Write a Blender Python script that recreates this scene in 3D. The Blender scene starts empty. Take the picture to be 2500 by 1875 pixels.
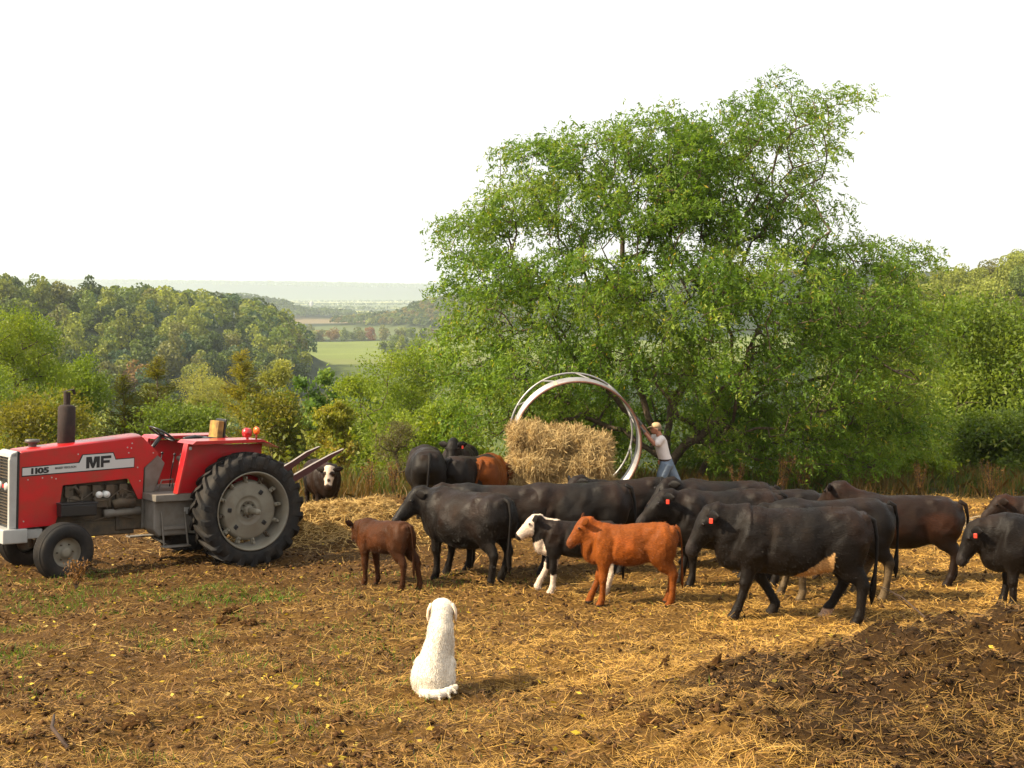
import bpy, math, random
import numpy as np
from mathutils import Vector, Matrix, Euler
rng = np.random.default_rng(11)
random.seed(5)
R = math.radians
scene = bpy.context.scene

# ------------------------------------------------------------------ camera, world, sun, exposure
CAM_Z = 4.4
FPX = 3000.0            # focal length in photograph pixels (2500 wide)
HAZE = 0.00013
PITCH = math.atan(222.5 / FPX)
cam_d = bpy.data.cameras.new('camera')
cam_d.sensor_width = 36.0
cam_d.lens = 36.0 * FPX / 2500.0
cam_d.clip_start = 0.1
cam_d.clip_end = 40000
cam = bpy.data.objects.new('camera', cam_d)
scene.collection.objects.link(cam)
cam.location = (0, 0, CAM_Z)
cam.rotation_euler = (R(90) - PITCH, 0, 0)
scene.camera = cam

SUN_DIR = Vector((-0.90, -0.30, 0.0)).normalized()
SUN_EL = R(40)
SUN_DIR = Vector((SUN_DIR.x * math.cos(SUN_EL), SUN_DIR.y * math.cos(SUN_EL), math.sin(SUN_EL)))
world = bpy.data.worlds.new('World')
scene.world = world
world.use_nodes = True
nt = world.node_tree
nt.nodes.clear()
wo = nt.nodes.new('ShaderNodeOutputWorld')
bg = nt.nodes.new('ShaderNodeBackground')
sky = nt.nodes.new('ShaderNodeTexSky')
sky.sky_type = 'NISHITA'
sky.sun_disc = False
sky.sun_elevation = SUN_EL
sky.sun_rotation = math.atan2(SUN_DIR.x, SUN_DIR.y)
sky.dust_density = 4.0
sky.air_density = 1.0
wm = nt.nodes.new('ShaderNodeMixRGB')
wm.inputs[0].default_value = 0.8
wm.inputs[2].default_value = (6.5, 6.4, 6.1, 1)       # bright white overcast veil over the blue
nt.links.new(sky.outputs[0], wm.inputs[1])
nt.links.new(wm.outputs[0], bg.inputs[0])
bg.inputs[1].default_value = 0.1
nt.links.new(bg.outputs[0], wo.inputs[0])

sun_d = bpy.data.lights.new('sun', 'SUN')
sun_d.energy = 4.8
sun_d.angle = R(0.6)
sun_d.color = (1.0, 0.84, 0.60)
sun = bpy.data.objects.new('sun', sun_d)
scene.collection.objects.link(sun)
sun.rotation_euler = SUN_DIR.to_track_quat('Z', 'Y').to_euler()

scene.view_settings.view_transform = 'Standard'
scene.view_settings.look = 'None'
scene.view_settings.exposure = 1.05
scene.view_settings.gamma = 1.0
scene.view_settings.use_curve_mapping = False
scene.render.engine = 'CYCLES'
scene.cycles.use_denoising = True
scene.cycles.max_bounces = 6
scene.cycles.diffuse_bounces = 3
scene.cycles.glossy_bounces = 2
scene.cycles.transmission_bounces = 4
scene.cycles.volume_bounces = 1
scene.cycles.transparent_max_bounces = 8

# ------------------------------------------------------------------ helpers
COL = scene.collection

def tag(o, label=None, cat=None, group=None, kind=None):
    if label: o['label'] = label
    if cat: o['category'] = cat
    if group: o['group'] = group
    if kind: o['kind'] = kind
    return o

def link(o, parent=None):
    COL.objects.link(o)
    if parent is not None: o.parent = parent
    return o

def empty(name, loc=(0, 0, 0), rot=(0, 0, 0), sc=1.0):
    o = bpy.data.objects.new(name, None)
    COL.objects.link(o)
    o.location = loc
    o.rotation_euler = rot
    o.scale = (sc, sc, sc)
    o.empty_display_size = 0.3
    return o

def hash2(ix, iy, seed):
    h = (ix.astype(np.int64) * 374761393 + iy.astype(np.int64) * 668265263 + seed * 1442695041) & 0xffffffff
    h = ((h ^ (h >> 13)) * 1274126177) & 0xffffffff
    h = h ^ (h >> 16)
    return (h & 0xffff) / 65535.0

def vnoise(x, y, seed=0):
    x = np.asarray(x, float); y = np.asarray(y, float)
    ix = np.floor(x); iy = np.floor(y)
    fx = x - ix; fy = y - iy
    fx = fx * fx * (3 - 2 * fx); fy = fy * fy * (3 - 2 * fy)
    a = hash2(ix, iy, seed); b = hash2(ix + 1, iy, seed)
    c = hash2(ix, iy + 1, seed); d = hash2(ix + 1, iy + 1, seed)
    return (a * (1 - fx) + b * fx) * (1 - fy) + (c * (1 - fx) + d * fx) * fy

def fbm(x, y, seed=0, octv=4):
    s = 0.0; a = 0.5; t = 0.0
    for k in range(octv):
        s = s + a * vnoise(x, y, seed + k * 7); t += a
        x = x * 2.03 + 11.3; y = y * 2.03 + 5.7; a *= 0.5
    return s / t

def sstep(a, b, x):
    t = np.clip((x - a) / (b - a), 0, 1)
    return t * t * (3 - 2 * t)

# ------------------------------------------------------------------ terrain height
PR = np.array([(-60, -4), (-5, .9), (0, 1.68), (5, 2.44), (9.4, 3.1), (13.7, 3.72), (17, 3.98), (18.5, 4.1), (25, 4.42), (30, 4.75),
               (36, 5.7), (45, 8.2), (60, 12), (100, 20), (180, 28), (330, 34), (900, 44), (1500, 47), (3000, 50), (12000, 52)], float)
def hermite(x, P):
    xs, ys = P[:, 0], P[:, 1]
    d = np.diff(ys) / np.diff(xs)
    m = np.zeros(len(xs)); m[0] = d[0]; m[-1] = d[-1]
    for i in range(1, len(xs) - 1):
        m[i] = 0 if d[i - 1] * d[i] <= 0 else 2 * d[i - 1] * d[i] / (d[i - 1] + d[i])
    x = np.clip(x, xs[0], xs[-1])
    k = np.clip(np.searchsorted(xs, x) - 1, 0, len(xs) - 2)
    h = xs[k + 1] - xs[k]; t = (x - xs[k]) / h
    return ((2 * t**3 - 3 * t**2 + 1) * ys[k] + (t**3 - 2 * t**2 + t) * h * m[k]
            + (-2 * t**3 + 3 * t**2) * ys[k + 1] + (t**3 - t**2) * h * m[k + 1])

# hills: spine points (x, y, ground height relative to the camera), half width
HILLS = [
    ('left', [(-420, 360, 12), (-260, 400, 3), (-197, 430, -3), (-172, 480, -9), (-159, 560, -9), (-143, 620, -13), (-128, 650, -20), (-114, 640, -31)], 80),
    ('blue', [(-1100, 2100, 10), (-700, 2200, -4), (-500, 2300, -14), (-430, 2320, -22), (-400, 2330, -38)], 90),
    ('mid', [(-150, 1700, -36), (-115, 1690, -20), (-60, 1640, -11), (50, 1500, 0), (300, 1300, 14), (700, 1200, 40)], 95),
    ('right', [(70, 360, -22), (92, 325, -10), (110, 300, -4), (130, 285, 3), (170, 265, 14), (300, 240, 26)], 62),
    ('far', [(-6000, 8800, 95), (-2500, 8900, 68), (-1500, 9000, 58), (-600, 9000, 40), (1500, 8900, 55), (6000, 8800, 80)], 700),
]
def hill_add(x, y, base):
    z = base.copy()
    for name, sp, sg in HILLS:
        best = np.full(x.shape, 1e18); H = np.zeros(x.shape)
        for (x0, y0, h0), (x1, y1, h1) in zip(sp[:-1], sp[1:]):
            dx, dy = x1 - x0, y1 - y0
            t = np.clip(((x - x0) * dx + (y - y0) * dy) / (dx * dx + dy * dy), 0, 1)
            d2 = (x - x0 - t * dx) ** 2 + (y - y0 - t * dy) ** 2
            m = d2 < best
            best = np.where(m, d2, best); H = np.where(m, h0 + t * (h1 - h0), H)
        top = np.maximum(H + CAM_Z, base)
        if name == 'left': top = base + (top - base) * sstep(-.150, -.188, x / np.maximum(y, 1))
        z = np.maximum(z, base + (top - base) * np.exp(-best / (sg * sg)))
    return z

def mounds(x, y):
    m = 0.60 * np.exp(-(((x - 4.3) / 2.5) ** 2 + ((y - 8.9) / 1.9) ** 2) ** 1.2)      # dark manure heap, front right
    m += 0.13 * np.exp(-(((x - 1.6) / 1.5) ** 2 + ((y - 7.6) / 1.0) ** 2))
    m += 0.50 * np.exp(-(((x + 3.0) / 1.8) ** 2 + ((y - 21.7 - 0.2 * (x + 3.0)) / 1.1) ** 2) ** 1.2)   # straw bank behind the tractor
    return m

def gz(x, y, fine=True):
    x = np.asarray(x, float); y = np.asarray(y, float)
    b = CAM_Z - hermite(y, PR)
    far = y > 140
    if np.any(far):
        b = np.where(far, hill_add(x, y, b), b)
    near = (y < 45)
    n = (fbm(x * .35, y * .35, 3, 3) - .5) * .16 * near
    if fine:
        w = np.where(near, 1.0, 0.0)
        n = n + ((fbm(x * 1.7, y * 1.7, 21, 3) - .5) * .12 + (np.abs(fbm(x * 4.5, y * 4.5, 31, 3) - .5)) * .17 * (1 + 1.6 * np.exp(-(((x - 3.9) / 2.4) ** 2 + ((y - 8.5) / 2.2) ** 2))) - .02) * w
        n = n + mounds(x, y) * (1 + .5 * (fbm(x * 2.6, y * 2.6, 77, 3) - .5)) * w
    n = n + np.where(near, 0, (fbm(x * .012, y * .012, 9, 3) - .5) * np.clip((y - 45) / 60, 0, 6))
    return b + n

def gzf(x, y):
    """height under a thing standing on the ground (a little smoothed)"""
    xs = np.array([x, x + .08, x - .08, x, x]); ys = np.array([y, y, y, y + .08, y - .08])
    return float(np.mean(gz(xs, ys)))

def ray(px, py):
    u = (px - 1250) / FPX; v = (937.5 - py) / FPX
    c, s = math.cos(PITCH), math.sin(PITCH)
    return Vector((u, c + v * s, -s + v * c))

def at_depth(px, py, y):
    d = ray(px, py)
    return Vector((0, 0, CAM_Z)) + d * (y / d.y)

def on_ground(px, py):
    d = ray(px, py)
    ts = np.linspace(4, 60, 2800) / d.y
    zs = CAM_Z + ts * d.z
    g = gz(ts * d.x, ts * d.y)
    k = np.argmax(zs <= g)
    return Vector((ts[k] * d.x, ts[k] * d.y, g[k]))

# ------------------------------------------------------------------ materials
def mat(name, col, rough=.6, metal=0.0, var=None, scale=8.0, bump=0.0, bscale=60.0, spec=.5, attr=None, coat=0.0, dirt=None, dirt_amt=.5, dscale=3.0):
    m = bpy.data.materials.new(name); m.use_nodes = True
    n = m.node_tree; N = n.nodes; L = n.links
    b = N['Principled BSDF']
    b.inputs['Roughness'].default_value = rough
    b.inputs['Metallic'].default_value = metal
    b.inputs['Specular IOR Level'].default_value = spec
    if coat: b.inputs['Coat Weight'].default_value = coat; b.inputs['Coat Roughness'].default_value = .12
    tc = N.new('ShaderNodeTexCoord')
    src = None
    if attr:
        a = N.new('ShaderNodeAttribute'); a.attribute_name = attr; src = a.outputs['Color']
    if var is not None:
        nz = N.new('ShaderNodeTexNoise'); nz.inputs['Scale'].default_value = scale; nz.inputs['Detail'].default_value = 6
        L.new(tc.outputs['Object'], nz.inputs['Vector'])
        cr = N.new('ShaderNodeValToRGB'); cr.color_ramp.elements[0].position = .32; cr.color_ramp.elements[1].position = .68
        L.new(nz.outputs['Fac'], cr.inputs['Fac'])
        if src is not None:
            cr.color_ramp.elements[0].color = (*var, 1); cr.color_ramp.elements[1].color = (1, 1, 1, 1)
            mx = N.new('ShaderNodeMixRGB'); mx.blend_type = 'MULTIPLY'; mx.inputs[0].default_value = 1
            L.new(src, mx.inputs[1]); L.new(cr.outputs[0], mx.inputs[2]); src = mx.outputs[0]
        else:
            cr.color_ramp.elements[0].color = (*col, 1); cr.color_ramp.elements[1].color = (*var, 1)
            src = cr.outputs[0]
    if dirt is not None:
        dz = N.new('ShaderNodeTexNoise'); dz.inputs['Scale'].default_value = dscale; dz.inputs['Detail'].default_value = 8; dz.inputs['Roughness'].default_value = .65
        L.new(tc.outputs['Object'], dz.inputs['Vector'])
        dr = N.new('ShaderNodeValToRGB'); dr.color_ramp.elements[0].position = .42; dr.color_ramp.elements[1].position = .75
        dr.color_ramp.elements[0].color = (0, 0, 0, 1); dr.color_ramp.elements[1].color = (dirt_amt,) * 3 + (1,)
        L.new(dz.outputs['Fac'], dr.inputs['Fac'])
        mx = N.new('ShaderNodeMixRGB'); L.new(dr.outputs[0], mx.inputs[0])
        if src is not None: L.new(src, mx.inputs[1])
        else: mx.inputs[1].default_value = (*col, 1)
        mx.inputs[2].default_value = (*dirt, 1); src = mx.outputs[0]
    if src is not None: L.new(src, b.inputs['Base Color'])
    else: b.inputs['Base Color'].default_value = (*col, 1)
    if bump:
        bz = N.new('ShaderNodeTexNoise'); bz.inputs['Scale'].default_value = bscale; bz.inputs['Detail'].default_value = 5
        L.new(tc.outputs['Object'], bz.inputs['Vector'])
        bp = N.new('ShaderNodeBump'); bp.inputs['Strength'].default_value = bump; bp.inputs['Distance'].default_value = .02
        L.new(bz.outputs['Fac'], bp.inputs['Height']); L.new(bp.outputs[0], b.inputs['Normal'])
    return m

def coat_mat(name, spec, dust=.16):
    """short hair: streaky relief, uneven gloss and dusty patches"""
    m = bpy.data.materials.new(name); m.use_nodes = True
    N = m.node_tree.nodes; L = m.node_tree.links; b = N['Principled BSDF']
    tc = N.new('ShaderNodeTexCoord'); mp = N.new('ShaderNodeMapping'); mp.inputs['Rotation'].default_value = (0, .5, 0); mp.inputs['Scale'].default_value = (16, 60, 60)
    L.new(tc.outputs['Object'], mp.inputs['Vector'])
    h = N.new('ShaderNodeTexNoise'); h.inputs['Scale'].default_value = 1.6; h.inputs['Detail'].default_value = 5; L.new(mp.outputs[0], h.inputs['Vector'])
    g = N.new('ShaderNodeTexNoise'); g.inputs['Scale'].default_value = 3.2; g.inputs['Detail'].default_value = 7; g.inputs['Roughness'].default_value = .65; L.new(tc.outputs['Object'], g.inputs['Vector'])
    a = N.new('ShaderNodeAttribute'); a.attribute_name = 'Col'
    cr = N.new('ShaderNodeValToRGB'); cr.color_ramp.elements[0].position = .3; cr.color_ramp.elements[1].position = .7; cr.color_ramp.elements[0].color = (.55, .52, .5, 1); cr.color_ramp.elements[1].color = (1.25, 1.2, 1.15, 1)
    L.new(h.outputs['Fac'], cr.inputs['Fac'])
    mx = N.new('ShaderNodeMixRGB'); mx.blend_type = 'MULTIPLY'; mx.inputs[0].default_value = 1; L.new(a.outputs['Color'], mx.inputs[1]); L.new(cr.outputs[0], mx.inputs[2])
    dr = N.new('ShaderNodeValToRGB'); dr.color_ramp.elements[0].position = .52; dr.color_ramp.elements[1].position = .80; dr.color_ramp.elements[0].color = (0, 0, 0, 1); dr.color_ramp.elements[1].color = (dust, dust, dust, 1)
    L.new(g.outputs['Fac'], dr.inputs['Fac'])
    dm = N.new('ShaderNodeMixRGB'); L.new(dr.outputs[0], dm.inputs[0]); L.new(mx.outputs[0], dm.inputs[1]); dm.inputs[2].default_value = (.10, .055, .025, 1)
    L.new(dm.outputs[0], b.inputs['Base Color'])
    rr = N.new('ShaderNodeMapRange'); rr.inputs['From Min'].default_value = .35; rr.inputs['From Max'].default_value = .65; rr.inputs['To Min'].default_value = .40; rr.inputs['To Max'].default_value = .75
    L.new(g.outputs['Fac'], rr.inputs['Value']); L.new(rr.outputs[0], b.inputs['Roughness']); b.inputs['Specular IOR Level'].default_value = spec
    bp = N.new('ShaderNodeBump'); bp.inputs['Strength'].default_value = .55; bp.inputs['Distance'].default_value = .012; L.new(h.outputs['Fac'], bp.inputs['Height']); L.new(bp.outputs[0], b.inputs['Normal'])
    return m

def leaf_mat(name, trans=.45, objvar=0.0, rough=.55):
    """leaf colour comes from the mesh attribute Col (each leaf its own tint); thin leaves let light through"""
    m = bpy.data.materials.new(name); m.use_nodes = True
    N = m.node_tree.nodes; L = m.node_tree.links
    N.clear()
    out = N.new('ShaderNodeOutputMaterial')
    a = N.new('ShaderNodeAttribute'); a.attribute_name = 'Col'
    src = a.outputs['Color']
    if objvar:
        oi = N.new('ShaderNodeObjectInfo')
        mx = N.new('ShaderNodeMixRGB'); mx.blend_type = 'MULTIPLY'; mx.inputs[0].default_value = 1
        L.new(src, mx.inputs[1]); L.new(oi.outputs['Color'], mx.inputs[2]); src = mx.outputs[0]
    d = N.new('ShaderNodeBsdfPrincipled'); d.inputs['Roughness'].default_value = rough; d.inputs['Specular IOR Level'].default_value = .35
    t = N.new('ShaderNodeBsdfTranslucent')
    br = N.new('ShaderNodeMixRGB'); br.blend_type = 'MULTIPLY'; br.inputs[0].default_value = 1; br.inputs[2].default_value = (1.35, 1.3, .6, 1)
    L.new(src, br.inputs[1])
    L.new(src, d.inputs['Base Color']); L.new(br.outputs[0], t.inputs['Color'])
    ms = N.new('ShaderNodeMixShader'); ms.inputs[0].default_value = trans
    L.new(d.outputs[0], ms.inputs[1]); L.new(t.outputs[0], ms.inputs[2]); L.new(ms.outputs[0], out.inputs['Surface'])
    return m

# ------------------------------------------------------------------ mesh building
def np_mesh(name, V, F, col=None, smooth=False):
    """V (n,3), F (m,k) same k; col (n,3) or None"""
    V = np.ascontiguousarray(V, dtype=np.float32); F = np.ascontiguousarray(F, dtype=np.int32)
    me = bpy.data.meshes.new(name)
    n, (m, k) = len(V), F.shape
    me.vertices.add(n); me.vertices.foreach_set('co', V.ravel())
    me.loops.add(m * k); me.loops.foreach_set('vertex_index', F.ravel())
    me.polygons.add(m); me.polygons.foreach_set('loop_start', np.arange(0, m * k, k, dtype=np.int32))
    me.polygons.foreach_set('loop_total', np.full(m, k, dtype=np.int32))
    if smooth: me.polygons.foreach_set('use_smooth', np.ones(m, dtype=bool))
    me.update(calc_edges=True)
    if col is not None:
        ca = me.color_attributes.new('Col', 'FLOAT_COLOR', 'POINT')
        c4 = np.ones((n, 4), dtype=np.float32); c4[:, :3] = col
        ca.data.foreach_set('color', c4.ravel())
    return me

def mesh_obj(name, me, m=None, parent=None):
    o = bpy.data.objects.new(name, me)
    if m is not None and len(me.materials) == 0: me.materials.append(m)
    return link(o, parent)

def unit(v): return v / np.maximum(np.linalg.norm(v, axis=-1, keepdims=True), 1e-9)

def leaves(C, D, ln, wd, col, bend=None):
    """rhombus leaves: centres C, long axis D (unit), length/width arrays; returns V, F, colours"""
    n = len(C)
    rnd = unit(rng.normal(size=(n, 3)))
    W = unit(np.cross(D, rnd))
    ln = np.asarray(ln).reshape(-1, 1) * np.ones((n, 1)); wd = np.asarray(wd).reshape(-1, 1) * np.ones((n, 1))
    V = np.stack([C - D * ln / 2, C + W * wd / 2 + D * ln * .05, C + D * ln / 2, C - W * wd / 2 + D * ln * .05], axis=1).reshape(-1, 3)
    F = np.arange(n * 4).reshape(n, 4)
    return V, F, np.repeat(col, 4, axis=0)

class MB:
    def __init__(s): s.v = []; s.f = []; s.c = []
    def add(s, V, F, col=None):
        k = len(s.v); s.v += [tuple(map(float, p)) for p in V]; s.f += [tuple(i + k for i in q) for q in F]
    def box(s, c, d, rot=None):
        x, y, z = d[0] / 2, d[1] / 2, d[2] / 2
        P = [Vector((a * x, b * y, e * z)) for a in (-1, 1) for b in (-1, 1) for e in (-1, 1)]
        if rot is not None:
            M = Euler(rot).to_matrix(); P = [M @ p for p in P]
        P = [p + Vector(c) for p in P]
        s.add(P, [(0, 1, 3, 2), (4, 6, 7, 5), (0, 4, 5, 1), (2, 3, 7, 6), (0, 2, 6, 4), (1, 5, 7, 3)])
        return s
    def prism(s, poly, y0, y1, y0b=None):
        """poly in x,z extruded along y"""
        n = len(poly)
        P = [(x, y0, z) for x, z in poly] + [(x, y1, z) for x, z in poly]
        F = [tuple(range(n))[::-1], tuple(range(n, 2 * n))] + [(i, (i + 1) % n, n + (i + 1) % n, n + i) for i in range(n)]
        s.add(P, F); return s
    def lathe(s, prof, c=(0, 0, 0), axis='y', n=32, closed=False, a0=0.0):
        """prof: (r, t)"""
        P = []; m = len(prof)
        for i in range(n):
            a = a0 + 2 * math.pi * i / n; ca, sa = math.cos(a), math.sin(a)
            for r, t in prof:
                p = (r * ca, t, r * sa) if axis == 'y' else (r * ca, r * sa, t) if axis == 'z' else (t, r * ca, r * sa)
                P.append((p[0] + c[0], p[1] + c[1], p[2] + c[2]))
        F = []
        for i in range(n):
            j = (i + 1) % n
            for k in range(m if closed else m - 1):
                k2 = (k + 1) % m
                F.append((i * m + k, j * m + k, j * m + k2, i * m + k2))
        s.add(P, F); return s
    def loft(s, st, n=16, lat=(0, 1, 0), cap=.5):
        """st: (x,y,z,a,b): a half width along lat, b half size across it; round caps"""
        pts = [Vector(q[:3]) for q in st]
        T = []
        for i in range(len(pts)):
            t = pts[min(i + 1, len(pts) - 1)] - pts[max(i - 1, 0)]
            T.append(t.normalized())
        S0 = Vector(lat)
        rows = []
        def ring(p, t, a, b):
            S = (S0 - t * S0.dot(t))
            S = S.normalized() if S.length > 1e-4 else Vector((1, 0, 0))
            N_ = t.cross(S)
            return [p + S * (a * math.cos(2 * math.pi * k / n)) + N_ * (b * math.sin(2 * math.pi * k / n)) for k in range(n)]
        a, b = st[0][3], st[0][4]; e = min(a, b) * cap
        if cap > 0:
            for f in (.95, .55): rows.append(ring(pts[0] - T[0] * e * f, T[0], a * math.sqrt(1 - f * f), b * math.sqrt(1 - f * f)))
        for p, t, q in zip(pts, T, st): rows.append(ring(p, t, q[3], q[4]))
        a, b = st[-1][3], st[-1][4]; e = min(a, b) * cap
        if cap > 0:
            for f in (.55, .95): rows.append(ring(pts[-1] + T[-1] * e * f, T[-1], a * math.sqrt(1 - f * f), b * math.sqrt(1 - f * f)))
        P = [p for r_ in rows for p in r_]; m = len(rows)
        F = [(i * n + k, i * n + (k + 1) % n, (i + 1) * n + (k + 1) % n, (i + 1) * n + k) for i in range(m - 1) for k in range(n)]
        F.append(tuple(range(n))[::-1]); F.append(tuple((m - 1) * n + k for k in range(n)))
        s.add(P, F); return s
    def tube(s, pts, r, n=8):
        rr = r if isinstance(r, (list, tuple)) else [r] * len(pts)
        d = Vector(pts[-1]) - Vector(pts[0])
        lat = (0, 1, 0) if abs(d.normalized().y) < .9 else (1, 0, 0)
        return s.loft([(*p, q, q) for p, q in zip(pts, rr)], n=n, lat=lat, cap=0)
    def ball(s, c, rad, rot=(0, 0, 0), n=14):
        M = Euler(rot).to_matrix(); P = []; F = []
        m = 8
        for i in range(1, m):
            th = math.pi * i / m
            for k in range(n):
                a = 2 * math.pi * k / n
                P.append(M @ Vector((rad[0] * math.sin(th) * math.cos(a), rad[1] * math.sin(th) * math.sin(a), rad[2] * math.cos(th))) + Vector(c))
        for i in range(m - 2):
            for k in range(n): F.append((i * n + k, (i + 1) * n + k, (i + 1) * n + (k + 1) % n, i * n + (k + 1) % n))
        F.append(tuple(range(n))); F.append(tuple((m - 2) * n + k for k in range(n))[::-1])
        s.add(P, F); return s
    def mesh(s, name, smooth=False):
        me = bpy.data.meshes.new(name); me.from_pydata(s.v, [], s.f); me.update()
        if smooth:
            me.polygons.foreach_set('use_smooth', np.ones(len(me.polygons), dtype=bool))
        return me
    def build(s, name, m, parent=None, smooth=False, bevel=0, auto=None):
        o = mesh_obj(name, s.mesh(name, smooth), m, parent)
        if bevel:
            b = o.modifiers.new('bevel', 'BEVEL'); b.width = bevel; b.segments = 2; b.limit_method = 'ANGLE'; b.angle_limit = R(35)
        return o

def organic(mb, name, voxel=.022, smooth=6, colfn=None, factor=.6):
    """union the overlapping closed pieces into ONE continuous skin"""
    me = mb.mesh(name + '_raw')
    o = bpy.data.objects.new('tmp', me); COL.objects.link(o)
    r = o.modifiers.new('r', 'REMESH'); r.mode = 'VOXEL'; r.voxel_size = voxel; r.use_smooth_shade = True
    sm = o.modifiers.new('s', 'SMOOTH'); sm.factor = factor; sm.iterations = smooth
    dg = bpy.context.evaluated_depsgraph_get()
    ev = o.evaluated_get(dg)
    out = bpy.data.meshes.new_from_object(ev)
    out.name = name
    bpy.data.objects.remove(o); bpy.data.meshes.remove(me)
    out.polygons.foreach_set('use_smooth', np.ones(len(out.polygons), dtype=bool))
    if colfn is not None:
        n = len(out.vertices); co = np.empty(n * 3, dtype=np.float32); out.vertices.foreach_get('co', co); co = co.reshape(-1, 3)
        c = colfn(co).astype(np.float32)
        for a in list(out.color_attributes): out.color_attributes.remove(a)
        ca = out.color_attributes.new('Col', 'FLOAT_COLOR', 'POINT')
        c4 = np.ones((n, 4), dtype=np.float32); c4[:, :3] = c
        ca.data.foreach_set('color', c4.ravel())
    out.materials.clear()
    return out

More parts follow.
